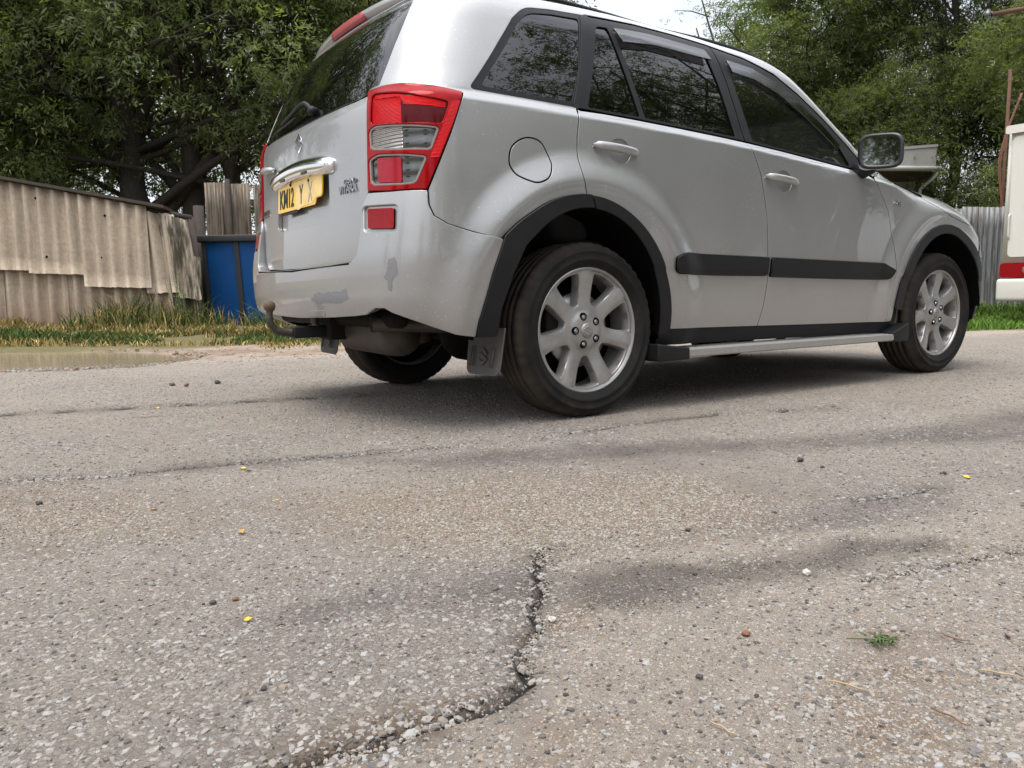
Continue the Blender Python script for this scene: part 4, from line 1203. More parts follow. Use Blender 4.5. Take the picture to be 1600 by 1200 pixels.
for sg in (-1, 1):
    tube('suspension_arm', [(-.05, sg*.60, .25), (-.12, sg*.42, .26), (-.14, sg*.22, .29)], [.03, .034, .03], M['rust'], car, 8)
    tube('suspension_arm', [(.0, sg*.66, .22), (.30, sg*.50, .29), (.55, sg*.46, .32)], [.028, .034, .034], M['under'], car, 8)
    sp = []
    for k in range(90):
        a = k/90*2*PI*5; sp.append((-.03+.055*math.cos(a), sg*.47+.055*math.sin(a), .30+.20*k/90))
    tube('coil_spring', sp, .0075, M['under'], car, 6)
    tube('damper', [(-.14, sg*.52, .24), (-.12, sg*.50, .55)], .026, M['trim'], car, 10)
tube('drive_shaft', [(.2, 0, .30), (1.6, 0, .36)], .03, M['under'], car, 10)
# mud flaps
def flap(x, y0, y1, z0, z1, sg):
    P = rounded([(y0, z1), (y1, z1), (y1-.005, z0), (y0+.012, z0-.004)], [.004, .004, .035, .035])
    n = len(P); V = [(x-.03*(z1-z)/.2, sg*y, z) for y, z in P]+[(x+.006-.03*(z1-z)/.2, sg*y, z) for y, z in P]
    Fc = [tuple(range(n)), tuple(range(2*n-1, n-1, -1))]+[(i, n+i, n+(i+1) % n, (i+1) % n) for i in range(n)]
    f = mk('mud_flap', V, Fc, M['flap_rubber'], car, False)
    return f
for sg in (-1, 1):
    f = flap(-.415, .640, .885, .195, .37, sg)
    ym = sg*.765
    parts = []
    for ox in (-.075, -.06, .06, .075):
        tube('raised_rib', [(-.437-.012, ym+ox, .225), (-.437+.004, ym+ox, .30)], .003, M['flap_rubber'], f, 5)
    emblem(Vector((-.4385, ym, .262)), Vector((-1, 0, .14)).normalized(), Vector((0, -1, 0)), .070, M['flap_rubber'], f, .002)
    flap(2.185, .66, .865, .20, .40, sg)
# interior: seats, wheel, dashboard
def seat(x, y, w):
    s = box('seat', (x-.10, y-w/2, .52), (x+.42, y+w/2, .70), M['seat'], car, .05, 4)
    box('seat_back', (x-.26, y-w/2, .66), (x-.08, y+w/2, 1.24), M['seat'], s, .06, 4, shape=lambda v: (v.x-v.z*.25, v.y*(1-.15*max(0, v.z)/.3), v.z))
    box('headrest', (x-.33, y-.13, 1.26), (x-.22, y+.13, 1.43), M['seat'], s, .045, 4)
seat(1.05, -.38, .52); seat(1.05, .38, .52)
s = box('seat', (.10, -.66, .55), (.55, .66, .72), M['seat'], car, .06, 4)
box('seat_back', (-.08, -.66, .70), (.12, .66, 1.22), M['seat'], s, .06, 4, shape=lambda v: (v.x-v.z*.3, v.y, v.z))
for y in (-.42, .42): box('headrest', (-.14, y-.13, 1.24), (-.04, y+.13, 1.38), M['seat'], s, .04, 4)
box('dashboard', (1.72, -.78, .75), (2.05, .78, 1.06), M['seat'], car, .06, 4)
V, Fc = [], []
for k in range(40):
    a = 2*PI*k/40
    for j in range(8):
        b = 2*PI*j/8; r = .185+.015*math.cos(b); zz = .015*math.sin(b)
        q = Matrix.Rotation(R(-62), 3, 'Y') @ Vector((r*math.cos(a), r*math.sin(a), zz)); V.append((1.58+q.x, -.38+q.y, 1.0+q.z))
for k in range(40):
    for j in range(8): Fc.append((k*8+j, ((k+1) % 40)*8+j, ((k+1) % 40)*8+(j+1) % 8, k*8+(j+1) % 8))
mk('steering_wheel', V, Fc, M['trim'], car)

# ------------------------------------------------------------------ the yard: positions are (across, along) metres in a frame turned by YAW
YAW = .59902
AX = np.array((math.cos(YAW), -math.sin(YAW))); AL = np.array((math.sin(YAW), math.cos(YAW)))
C2 = np.array((CAM.x, CAM.y))
def w2(l, d): return C2+AX*l+AL*d
def at(l, d, z=0.0):
    p = w2(l, d); return Vector((p[0], p[1], z))
def hash2(ix, iy, seed=0):
    h = (ix.astype(np.int64)*374761393+iy.astype(np.int64)*668265263+seed*974711) & 0x7fffffff
    h = ((h ^ (h >> 13))*1274126177) & 0x7fffffff
    return ((h ^ (h >> 16)) & 0xffff)/65535.0
def vnoise(x, y, s, seed=0):
    x = x*s; y = y*s; ix = np.floor(x); iy = np.floor(y); fx = x-ix; fy = y-iy
    fx = fx*fx*(3-2*fx); fy = fy*fy*(3-2*fy)
    a = hash2(ix, iy, seed); b = hash2(ix+1, iy, seed); c = hash2(ix, iy+1, seed); d = hash2(ix+1, iy+1, seed)
    return (a*(1-fx)+b*fx)*(1-fy)+(c*(1-fx)+d*fx)*fy
def fbm(x, y, s, n=4, seed=0):
    o = 0; a = .5
    for i in range(n): o = o+a*vnoise(x, y, s*2**i, seed+i*17); a *= .5
    return o
def dist_line(L, D, pts):
    dd = np.full(L.shape, 9.0); side = np.zeros(L.shape)
    for (a, b), (c, e) in zip(pts[:-1], pts[1:]):
        vx, vy = c-a, e-b; q = vx*vx+vy*vy
        t = np.clip(((L-a)*vx+(D-b)*vy)/q, 0, 1); k = np.hypot(L-a-t*vx, D-b-t*vy)
        s = np.sign((L-a)*vy-(D-b)*vx); u = k < dd
        side = np.where(u, s, side); dd = np.where(u, k, dd)
    return dd, side
def soft_poly(L, D, poly, w):
    P = np.stack([L.ravel(), D.ravel()], -1); i = inside(P, poly).reshape(L.shape)
    d, _ = dist_line(L, D, list(poly)+[poly[0]])
    return np.clip(.5+np.where(i, d, -d)/(2*w), 0, 1)
CR1 = [(.06, 1.52), (.047, 1.478), (.036, 1.375), (.046, 1.298), (.028, 1.217), (.033, 1.156), (.012, 1.09), (.004, 1.032), (.016, .987), (-.006, .954), (-.029, .923), (-.081, .895), (-.123, .869), (-.155, .844), (-.201, .826), (-.244, .805), (-.32, .77)]
CR2 = [(-2.4, 2.05), (-1.8, 2.11), (-1.47, 2.154), (-1.321, 2.197), (-1.139, 2.224), (-1.008, 2.298), (-.858, 2.348), (-.725, 2.412), (-.559, 2.458), (-.411, 2.528), (-.253, 2.579), (-.121, 2.659)]
CR3 = [(.097, 2.749), (.226, 2.841), (.429, 2.978), (.621, 3.098), (.849, 3.209), (1.102, 3.271), (1.365, 3.337)]
CR4 = [(.809, 1.851), (.86, 1.868), (.917, 1.887), (1.023, 1.943)]
CR5 = [(.60, 1.34), (.70, 1.378), (.782, 1.409), (.874, 1.448), (.967, 1.481), (1.2, 1.55)]
CR6 = [(-2.6, 3.35), (-1.9, 3.62), (-1.2, 3.85), (-.6, 4.05)]
DAMP = [[(.074, 1.373), (.23, 1.434), (.40, 1.409), (.629, 1.549), (.823, 1.582), (.84, 1.53), (.797, 1.481), (.627, 1.399), (.491, 1.34), (.352, 1.315), (.198, 1.228), (.077, 1.241)],
        [(-.425, 1.208), (-.323, 1.284), (-.181, 1.337), (.018, 1.409), (.027, 1.284), (-.108, 1.248), (-.244, 1.202), (-.349, 1.188)],
        [(-.464, 2.375), (-.003, 2.528), (.419, 2.615), (.856, 2.662), (1.343, 2.784), (2.061, 3.209), (2.4, 3.1), (1.637, 2.54), (.999, 2.482), (.577, 2.393), (.186, 2.347), (-.188, 2.284)],
        [(-1.0, 2.30), (-.72, 2.44), (-.40, 2.54), (-.42, 2.46), (-.75, 2.33)],
        [(.55, 1.70), (.80, 1.86), (1.05, 1.96), (.98, 1.84), (.72, 1.69)]]
PATCH = [(.06, 1.45), (.25, 1.52), (.60, 1.62), (1.2, 1.80), (3.0, 2.1), (3.0, .2), (-.6, .2)]+list(reversed(CR1[1:]))
DIRT = [[(.36, .80), (.52, .80), (.56, .92), (.62, 1.02), (.66, 1.12), (.50, 1.13), (.40, 1.0)], [(.02, .76), (.14, .76), (.16, .86), (.05, .92)], [(.05, 1.12), (.11, 1.12), (.10, 1.26), (.05, 1.26)], [(-.30, .78), (-.10, .80), (-.02, .92), (-.08, .93), (-.2, .87)], [(.80, 1.50), (1.2, 1.62), (1.25, 1.52), (.9, 1.42)]]
BROWN = [[(-.60, 1.95), (-.1, 2.18), (.45, 2.2), (.62, 1.9), (.50, 1.62), (.1, 1.50), (-.25, 1.55)], [(-1.3, 2.1), (-.9, 2.0), (-.7, 1.75), (-1.0, 1.6), (-1.6, 1.8)]]
def road_edge(l):
    """how far along the asphalt reaches"""
    return 6.35+.40*(l+3.0)-.012*(l+3)**2*(l > -3)+.25*(vnoise(l, l*0, 1.3, 5)-.5)
def ground_z(l, d):
    """ground height: flat yard, rising bank behind the road"""
    e = road_edge(l)
    b = np.clip((d-e-2.2)/2.2, 0, 1)
    z = .14*b*b*(3-2*b)+.02*np.clip(d-16, 0, 40)*0
    return z
PUD = [(-7.2, 5.35), (-5.0, 5.62), (-3.7, 5.82), (-2.9, 6.12), (-2.85, 6.6), (-3.2, 7.4), (-3.9, 7.75), (-5.1, 8.0), (-7.4, 8.2)]
def build_ground():
    # graded sheet: fine by the camera, coarse at the horizon
    d = [.45]
    while d[-1] < 3.2: d.append(d[-1]+max(.0042, .0042*(d[-1]/1.0)**1.25))
    while d[-1] < 420: d.append(d[-1]*1.022+.002)
    dn = [.45]
    while dn[-1] > -60: dn.append(dn[-1]-max(.01, .06*(.6-dn[-1])))
    d = np.array(list(reversed(dn[1:]))+d)
    l = [0.0]
    while l[-1] < 1.25: l.append(l[-1]+.0052)
    while l[-1] < 4: l.append(l[-1]+.0052*(1+(l[-1]-1.25)*3))
    while l[-1] < 420: l.append(l[-1]*1.05)
    l = np.array([-x for x in reversed(l[1:])]+l)
    L, D = np.meshgrid(l, d)
    near = D < 6
    e = road_edge(L); zone = D-e
    Z = ground_z(L, D)
    wob = fbm(L, D, 1.1, 3, 3)-.45
    Z = Z+.020*wob*np.clip(1-D/9, 0, 1)*(D > -3)
    fade = np.clip(1-(D-.6)/2.6, 0, 1)
    Z = Z+.0045*(fbm(L, D, 22, 3, 9)-.45)*fade+.0030*(fbm(L, D, 95, 2, 21)-.4)*np.clip(1-(D-.6)/1.3, 0, 1)
    crack = np.zeros_like(L)
    jit = .010*(fbm(L, D, 28, 3, 31)-.45)
    for pts, w, dep in ((CR1, .0085, .012), (CR2, .011, .010), (CR3, .012, .008), (CR4, .006, .006), (CR5, .005, .005), (CR6, .022, .004)):
        k, s = dist_line(L+jit, D+jit*.8, pts)
        wv = w*(.45+1.1*vnoise(L, D, 14, 41))
        c = np.exp(-(k/wv)**2); Z = Z-dep*c; crack = np.maximum(crack, c*.95)
        crack = np.maximum(crack, .55*np.exp(-(k/(w*4.5))**2)*vnoise(L, D, 18, 43))
        if pts is CR1: Z = Z+.006*np.exp(-(k/.05)**2)*(s > 0)*0
    jl = .14*(fbm(L, D, 9, 5, 51)-.47); jd = .14*(fbm(L, D, 9, 5, 61)-.47)
    damp = np.zeros_like(L)
    for i, p in enumerate(DAMP): damp = np.maximum(damp, soft_poly(L+jl, D+jd, p, .045 if i < 2 else .08)*(1.0 if i in (0,) else .62))
    damp = np.clip(damp*(.45+1.3*fbm(L, D, 8, 5, 71)), 0, .95)
    patch = soft_poly(L+jl*.5, D+jd*.5, PATCH, .012)
    Z = Z+patch*np.clip(1-(D-.6)/1.6, 0, 1)*(.010*(fbm(L, D, 14, 4, 23)-.45)+.006*(fbm(L, D, 60, 3, 25)-.45))
    Z = Z-.005*patch*np.clip(1-(D-.6)/1.4, 0, 1)
    brown = np.zeros_like(L)
    for p in DIRT: brown = np.maximum(brown, soft_poly(L+jl*.8, D+jd*.8, p, .035)*np.clip(2.4*fbm(L, D, 13, 4, 97)-.55, 0, .9))
    for p in BROWN: brown = np.maximum(brown, soft_poly(L+jl*2, D+jd*2, p, .14)*.65)
    sandy = np.clip(patch*(.55+.5*fbm(L, D, 5, 4, 81)), 0, 1)
    edge = np.exp(-((zone+.2)/.35)**2)
    sandy = np.maximum(sandy, .8*edge)
    sandy = np.maximum(sandy, .35*np.clip(fbm(L, D, 1.7, 4, 91)*2.6-1.1, 0, 1))
    grassy = np.clip((zone-1.55+.9*(vnoise(L, D, 1.2, 7)-.5))/.5, 0, 1)
    grassy = np.where(L > 4.2, np.clip((zone-.1)/.3, 0, 1), grassy)
    # the hollow that holds the puddle
    pd = soft_poly(L+.35*(fbm(L, D, 1.6, 4, 15)-.45), D+.35*(fbm(L, D, 2.2, 4, 16)-.45), PUD, .30); Z = Z-.10*pd
    far = np.clip((D-1.3)/2.2, 0, 1)
    WX = C2[0]+AX[0]*L+AL[0]*D; WY = C2[1]+AX[1]*L+AL[1]*D
    V = np.stack([WX, WY, Z], -1).reshape(-1, 3)
    n, mm = L.shape
    idx = np.arange(n*mm).reshape(n, mm)
    Qd = np.stack([idx[:-1, :-1], idx[:-1, 1:], idx[1:, 1:], idx[1:, :-1]], -1).reshape(-1, 4)
    zc = zone.ravel()[Qd].mean(1)
    def part(name, mask, mat, at_):
        q = Qd[mask]; u, inv = np.unique(q, return_inverse=True)
        o = mk_np(name, V[u], inv.reshape(q.shape), mat, None, True, {k: v.ravel()[u] for k, v in at_.items()})
        tag(o, kind='structure'); return o
    part('road', zc < 0, M['asphalt'], dict(crack=crack, damp=damp, sandy=sandy, brown=brown, far=far))
    part('ground', zc >= 0, M['soil'], dict(grassy=grassy))
    print('ground verts', len(V))
    ps = smooth_closed([(-8.6, 4.7), (-5.0, 5.0), (-3.2, 5.3), (-2.2, 6.0), (-2.3, 7.0), (-3.2, 8.2), (-5.1, 8.7), (-8.6, 8.9)], 5)
    mk('puddle', [at(a, b, -.026) for a, b in ps], [tuple(range(len(ps)))], M['puddle_water'], None, False)
    tag(bpy.data.objects['puddle'], kind='structure')
def near_z(l, d):
    l = np.asarray(l, float); d = np.asarray(d, float)
    z = ground_z(l, d)+.020*(fbm(l, d, 1.1, 3, 3)-.45)*np.clip(1-d/9, 0, 1)
    z = z+.0045*(fbm(l, d, 22, 3, 9)-.45)*np.clip(1-(d-.6)/2.6, 0, 1)+.0030*(fbm(l, d, 95, 2, 21)-.4)*np.clip(1-(d-.6)/1.3, 0, 1)
    pt = soft_poly(l, d, PATCH, .012)
    z = z+pt*np.clip(1-(d-.6)/1.6, 0, 1)*(.010*(fbm(l, d, 14, 4, 23)-.45)+.006*(fbm(l, d, 60, 3, 25)-.45))
    z = z-.005*pt*np.clip(1-(d-.6)/1.4, 0, 1)
    return z
build_ground()

# ---- gravel: chippings bedded in the asphalt and loose grit on top, one object of its own kind
def build_gravel():
    r = RNG
    def scatter(n, d0, d1, pw):
        t = r.random(n); d = (d0**pw+(d1**pw-d0**pw)*t)**(1/pw)
        l = (r.random(n)*2-1)*(d*.70+.12)
        return l, d
    # template dome: two rings and a top
    ang = np.arange(6)*PI/3
    T = np.concatenate([np.stack([np.cos(ang), np.sin(ang), np.full(6, -.35)], -1), np.stack([.78*np.cos(ang+.4), .78*np.sin(ang+.4), np.full(6, .42)], -1), [[0.05, -.04, .66]]])
    TF = []
    for k in range(6):
        k2 = (k+1) % 6; TF += [(k, k2, 6+k), (k2, 6+k2, 6+k), (6+k, 6+k2, 12)]
    TF = np.array(TF)
    def build(l, d, size, flat, sink, col):
        n = len(l)
        jit = 1+.34*(r.random((n, 13, 1))-.5)*2*np.array((1, 1, .7))
        P = T[None]*jit
        el = .65+.7*r.random((n, 1)); P[:, :, 0] *= el; P[:, :, 2] *= flat[:, None]
        a = r.random(n)*2*PI; c, s = np.cos(a)[:, None], np.sin(a)[:, None]
        x = P[:, :, 0]*c-P[:, :, 1]*s; y = P[:, :, 0]*s+P[:, :, 1]*c
        tl = (r.random((n, 1))-.5)*.7; z = P[:, :, 2]+x*tl
        x = x*size[:, None]; y = y*size[:, None]; z = z*size[:, None]-(sink*size)[:, None]+near_z(l, d)[:, None]
        LL = l[:, None]+x; DD = d[:, None]+y
        dk = np.zeros(n)
        for i, p in enumerate(DAMP): dk = np.maximum(dk, soft_poly(l, d, p, .03)*(1.0 if i == 0 else .7))
        col = np.clip(col*.97, 0, .335)*(1-.52*dk*r.random(n)**.5)[:, None]
        V = np.stack([C2[0]+AX[0]*LL+AL[0]*DD, C2[1]+AX[1]*LL+AL[1]*DD, z], -1).reshape(-1, 3)
        Fq = (TF[None]+(np.arange(n)*13)[:, None, None]).reshape(-1, 3)
        return V, Fq, np.repeat(col, 13, 0)
    pal = np.array([(.30, .275, .252), (.26, .238, .218), (.345, .318, .292), (.215, .20, .188), (.285, .258, .228), (.40, .375, .345), (.15, .143, .140), (.27, .222, .18)])
    sets = []
    # bedded chippings, old asphalt
    l, d = scatter(78000, .62, 3.0, 1.05)
    keep = (soft_poly(l, d, PATCH, .01) < .5) & (dist_line(l, d, CR1)[0] > .013); l, d = l[keep], d[keep]
    k = vnoise(l, d, 3.0, 77) > .22*np.clip(d-1, 0, 1); l, d = l[k], d[k]
    n = len(l); size = .0028+.0062*r.random(n)**1.9; col = pal[r.choice(7, n, p=[.26, .24, .14, .14, .12, .05, .05])]*(.85+.3*r.random((n, 1)))
    sets.append(build(l, d, size, .45+.3*r.random(n), .30+.15*r.random(n), col))
    # worn patch: fewer, rounder pebbles in sandy ground
    l, d = scatter(24000, .62, 2.0, 1.1); keep = (soft_poly(l, d, PATCH, .01) > .5) & (soft_poly(l, d, DAMP[0], .02) < .3+.5*r.random(len(l))) & (vnoise(l, d, 4.5, 66) > .25+.35*(r.random(len(l))-.5)); l, d = l[keep], d[keep]
    n = len(l); size = .0016+.0065*r.random(n)**3.0; col = pal[r.choice(8, n, p=[.2, .17, .17, .1, .12, .1, .06, .08])]*(.85+.3*r.random((n, 1)))
    sets.append(build(l, d, size, .55+.35*r.random(n), .12+.3*r.random(n), col))
    # sand and fine grit all over the worn patch
    l, d = scatter(110000, .62, 2.0, 1.0); keep = (soft_poly(l, d, PATCH, .02) > .5) & (vnoise(l, d, 6.5, 67)+.4*vnoise(l, d, 23, 68) > .35+.5*(r.random(len(l))-.5)); l, d = l[keep], d[keep]
    n = len(l); size = .0011+.0024*r.random(n)**2.5; col = pal[r.choice(8, n)]*(.75+.5*r.random((n, 1)))*np.array((1.05, 1.0, .93))
    sets.append(build(l, d, size, .65+.3*r.random(n), .05+.3*r.random(n), col))
    # stones washed onto the bare earth beyond the asphalt
    n = 9000; l = -9+11*r.random(n); d = road_edge(l)-.5+2.6*r.random(n)**1.4; size = .005+.016*r.random(n)**3; col = np.array([(.33, .26, .20), (.24, .165, .115), (.40, .34, .28), (.19, .13, .09)])[r.integers(0, 4, n)]*(.75+.5*r.random((n, 1)))
    k = soft_poly(l, d, PUD, .2) < .3; sets.append(build(l[k], d[k], size[k], .6+.3*r.random(k.sum()), .1+.2*r.random(k.sum()), col[k]))
    # loose grit
    l, d = scatter(9000, .65, 5.5, .9); n = len(l)
    size = .0018+.0042*r.random(n)**2.5; col = pal[r.choice(8, n)]*(.6+.6*r.random((n, 1)))
    sets.append(build(l, d, size, .7+.2*r.random(n), -.2+.2*r.random(n), col))
    # fine brown grit lying in drifts
    l, d = scatter(120000, 1.35, 2.6, 1.0); bm_ = np.zeros(len(l))
    for p in BROWN: bm_ = np.maximum(bm_, soft_poly(l+.1*(vnoise(l, d, 6, 12)-.5), d+.1*(vnoise(l, d, 6, 13)-.5), p, .14))
    k = bm_*(.5+vnoise(l, d, 5, 14)) > .25+.6*r.random(len(l)); l, d = l[k], d[k]; n = len(l)
    size = .0015+.0028*r.random(n)**2.2; col = np.array([(.30, .255, .20), (.24, .20, .155), (.36, .31, .25), (.19, .16, .13), (.34, .31, .27)])[r.integers(0, 5, n)]*(.75+.5*r.random((n, 1)))
    sets.append(build(l, d, size, .7+.25*r.random(n), .05+.25*r.random(n), col))
    # dark specks: dark grit standing in for small pits and shadows
    l, d = scatter(26000, .65, 5.5, .95); n = len(l); size = .0013+.0030*r.random(n)**2.6
    sets.append(build(l, d, size, .7+.25*r.random(n), .0+.3*r.random(n), np.array((.085, .075, .066))*(.5+1.0*r.random((n, 1)))))
    # coarser chippings farther out, where the small ones run together
    l, d = scatter(42000, 2.6, 7.0, 1.1); k = (vnoise(l, d, 1.7, 78) > .25) & (d < road_edge(l)-.1); l, d = l[k], d[k]; n = len(l)
    size = .003+.0062*r.random(n)**1.8; col = pal[r.choice(8, n, p=[.17, .15, .15, .12, .12, .1, .12, .07])]*(.7+.55*r.random((n, 1)))
    sets.append(build(l, d, size, .6+.3*r.random(n), .15+.2*r.random(n), col))
    # crumbs along the cracks and the edge of the worn patch
    ls, ds = [], []
    for pts, cnt, sp in ((CR1, 600, .05), (CR2, 400, .06), (CR5, 300, .03), (CR4, 250, .05), ([(.06, 1.45), (.25, 1.52), (.6, 1.62), (1.1, 1.78)], 700, .06), ([(-.6, 2.2), (.3, 2.1), (1.2, 2.2)], 900, .22)):
        P = np.array(pts); seg = np.sqrt((np.diff(P, axis=0)**2).sum(1)); cs = np.r_[0, np.cumsum(seg)]; t = r.random(cnt)*cs[-1]
        ls.append(np.interp(t, cs, P[:, 0])+r.normal(0, sp, cnt)); ds.append(np.interp(t, cs, P[:, 1])+r.normal(0, sp, cnt))
    l, d = np.concatenate(ls), np.concatenate(ds); k = d > .6; l, d = l[k], d[k]; n = len(l)
    size = .0012+.0038*r.random(n)**2.5; col = pal[r.choice(8, n)]*(.45+.5*r.random((n, 1)))
    sets.append(build(l, d, size, .7+.2*r.random(n), -.1+.2*r.random(n), col))
    V = []; Fq = []; Cc = []; b = 0
    for v, f, c in sets: V.append(v); Fq.append(f+b); Cc.append(c); b += len(v)
    o = mk_np('gravel', np.concatenate(V), np.concatenate(Fq), M['gravel'], None, False, {'col': np.clip(np.concatenate(Cc), 0, 1)})
    tag(o, kind='stuff'); print('gravel tris', sum(len(f) for f in Fq))
build_gravel()

# ---- single stones, leaves and twigs lying on the road
def pebble(l, d, size, mat, label, seed, flat=.75, group=None):
    rr = random.Random(seed); size *= .55; bm = bmesh.new(); bmesh.ops.create_icosphere(bm, subdivisions=2, radius=1)
    off = [rr.uniform(0, 9) for _ in range(3)]
    from mathutils import noise
    for v in bm.verts:
        k = 1+.45*noise.noise(v.co*1.3+Vector(off)); v.co = Vector((v.co.x*k*rr.uniform(.97, 1.03)*1.15, v.co.y*k, v.co.z*k*flat))*size
    zmin = min(v.co.z for v in bm.verts)
    for v in bm.verts: v.co.z -= zmin+size*.12
    me = bpy.data.meshes.new('stone'); bm.to_mesh(me); bm.free()
    o = link('stone', me, M[mat]); o.location = at(l, d, float(near_z(np.array([l]), np.array([d]))[0])); o.rotation_euler.z = rr.uniform(0, 6)
    tag(o, label, 'stone', 'single stones on the road'); return o
for i, (l, d, s_, mt, lb) in enumerate([
    (.332, 1.113, .0105, 'stone_red', 'reddish brown stone alone on the pale worn patch of road'),
    (.828, 2.283, .017, 'stone_dark', 'largest dark stone, out on the asphalt below the silver side step'),
    (.581, 1.752, .011, 'stone_grey', 'brownish stone at the edge of the gravel below the middle of the car'),
    (-.494, 1.268, .009, 'stone_dark', 'small black stone just left of an upright brown crumb above the yellow leaf'),
    (-.462, 1.282, .009, 'leaf_brown', 'upright brown crumb beside a small black stone above the yellow leaf'),
    (-1.166, 1.935, .014, 'stone_dark', 'dark stone on the left of the road in front of the long crack'),
    (.511, 1.361, .013, 'stone_pale', 'pale stone lying on the dark smooth damp patch'),
    (.056, 1.178, .011, 'stone_pale', 'pale rounded stone right beside the near crack'),
    (.316, 1.369, .008, 'stone_dark', 'small dark stone on the damp patch, left of the pale stone'),
    (.359, 1.619, .010, 'stone_dark', 'dark stone above the damp patch where the worn patch begins'),
    (1.144, 2.10, .016, 'stone_grey', 'grey stone farthest right on the road beside a green leaf'),
    (.235, .985, .008, 'stone_dark', 'dark pebble in the bottom right on the worn patch'),
    (-.32, .97, .007, 'stone_dark', 'small black pebble on the coarse asphalt left of the near crack'),
    (.115, .905, .010, 'stone_grey', 'grey pebble lowest in view on the worn patch'),
    (.86, 2.20, .010, 'stone_dark', 'small dark stone next to the largest dark stone'),
    (-1.93, 4.55, .026, 'leaf_brown', 'leftmost of three earth clods on the road behind the tow ball'),
    (-1.83, 4.50, .022, 'leaf_brown', 'middle one of three earth clods on the road behind the tow ball'),
    (-1.70, 4.62, .028, 'stone_dark', 'rightmost and darkest of three clods on the road behind the tow ball')]):
    pebble(l, d, s_, mt, lb, i+3)
def leaf(l, d, size, mat, label, seed, name='fallen_leaf'):
    rr = random.Random(seed); K = 7; V = []; Fc = []
    for i in range(K+1):
        t = i/K; w = math.sin(PI*min(1, t*1.05))**.8*.36*(1-.3*t)+.01; cz = .10*math.sin(t*PI)*rr.uniform(.6, 1.4)+.03
        V += [((t-.5)*size*1.2, -w*size, (cz+.16)*size), ((t-.5)*size*1.2, 0, cz*size), ((t-.5)*size*1.2, w*size*.9, (cz+.20)*size)]
    for i in range(K):
        for k in range(2): Fc.append((i*3+k, i*3+3+k, i*3+4+k, i*3+1+k))
    n = len(V); V += [(x, y, z-.0006) for x, y, z in V]; Fc += [tuple(q+n for q in f[::-1]) for f in Fc]
    V = [(x*.78, y*.78, z*.78) for x, y, z in V]
    o = mk(name, V, Fc, M[mat]); o.location = at(l, d, float(near_z(np.array([l]), np.array([d]))[0])+.002); o.rotation_euler = (rr.uniform(-.3, .3), rr.uniform(-.2, .2), rr.uniform(0, 6))
    return tag(o, label, 'leaf', 'fallen leaves on the road')
for i, (l, d, s_, mt, lb) in enumerate([
    (-.413, 1.196, .017, 'leaf_yellow', 'bright yellow leaf curled on the coarse asphalt'),
    (-.577, 1.661, .026, 'leaf_orange', 'orange leaf lying left of the middle of the road'),
    (-1.611, 3.629, .026, 'leaf_yellow', 'yellow leaf far left on the road behind the long crack'),
    (-.779, 2.282, .022, 'leaf_yellow', 'yellowish leaf by the long crack, left of a brown scrap'),
    (-.752, 2.250, .016, 'leaf_brown', 'brown scrap of leaf by the long crack'),
    (-.851, 1.859, .016, 'leaf_orange', 'small orange leaf left of the bigger orange leaf'),
    (-.58, 1.93, .013, 'leaf_orange', 'small pale orange leaf between the long crack and the bigger orange leaf'),
    (1.175, 2.05, .024, 'leaf_yellow', 'flat pale leaf on the right beside a grey stone'),
    (.70, 1.10, .018, 'leaf_brown', 'dead brown leaf in the bottom right corner past the green sprig'),
    (-.62, .80, .020, 'leaf_yellow', 'straw coloured leaf at the bottom left corner'),
    (-1.2, 3.3, .02, 'leaf_brown', 'brown leaf far left between the yellow leaf and the car')]):
    leaf(l, d, s_, mt, lb, i+40)
def twig(l, d, ln, ang, mat, label, seed):
    rr = random.Random(seed); pts = []
    for k in range(5): t = k/4-.5; pts.append((t*ln*math.cos(ang)+rr.uniform(-1, 1)*ln*.03, t*ln*math.sin(ang)+rr.uniform(-1, 1)*ln*.03, .004+.003*rr.random()))
    o = tube('twig', pts, [.0009, .0012, .0012, .0011, .0006], M[mat], None, 6)
    o.location = at(l, d, float(near_z(np.array([l]), np.array([d]))[0])); o.rotation_euler.z = -YAW
    return tag(o, label, 'twig', 'twigs and straws on the road')
for i, a in enumerate([(.234, .866, .036, -.9, 'twig', 'straw coloured twig lying at the bottom of the worn patch'),
                       (.415, .957, .05, -.6, 'twig', 'thin pale straw in front of the green sprig'),
                       (.62, .98, .05, -.5, 'twig', 'thin pale straw nearest the right edge of the road'),
                       (.62, 1.09, .04, -.8, 'leaf_brown', 'dark brown stick right of the green sprig'),
                       (.50, .88, .05, -1.1, 'leaf_brown', 'reddish stick in the bottom right on damp grit'),
                       (-1.53, 3.35, .13, .35, 'leaf_brown', 'brown stick far left on the road near a yellow leaf'),
                       (-.55, 4.05, .12, .05, 'stone_dark', 'short dark stick on the road behind the tow ball')]):
    twig(*a, i+90)
def sprig():
    rr = random.Random(5); parts = []
    for k in range(26):
        a = rr.uniform(0, 2*PI); ln = rr.uniform(.008, .020); c = Vector((rr.gauss(0, .008), rr.gauss(0, .005), .004+.006*rr.random()))
        e = c+Vector((math.cos(a)*ln, math.sin(a)*ln, rr.uniform(-.003, .006)))
        parts.append(tube_vf([c, (c+e)/2+Vector((0, 0, .002)), e], [.0008, .0015, .0004], 5))
    parts.append(tube_vf([(-.045, .012, .006), (-.02, .006, .008), (.01, 0, .007), (.03, .01, .012)], [.0008, .001, .001, .0006], 5))
    V, Fc = join_vf(parts); o = mk('green_sprig', V, Fc, M['sprig']); o.location = at(.512, 1.078, float(near_z(np.array([.512]), np.array([1.078]))[0])); o.rotation_euler.z = -YAW
    tag(o, 'small torn green sprig lying on the worn patch of road', 'sprig')
sprig()

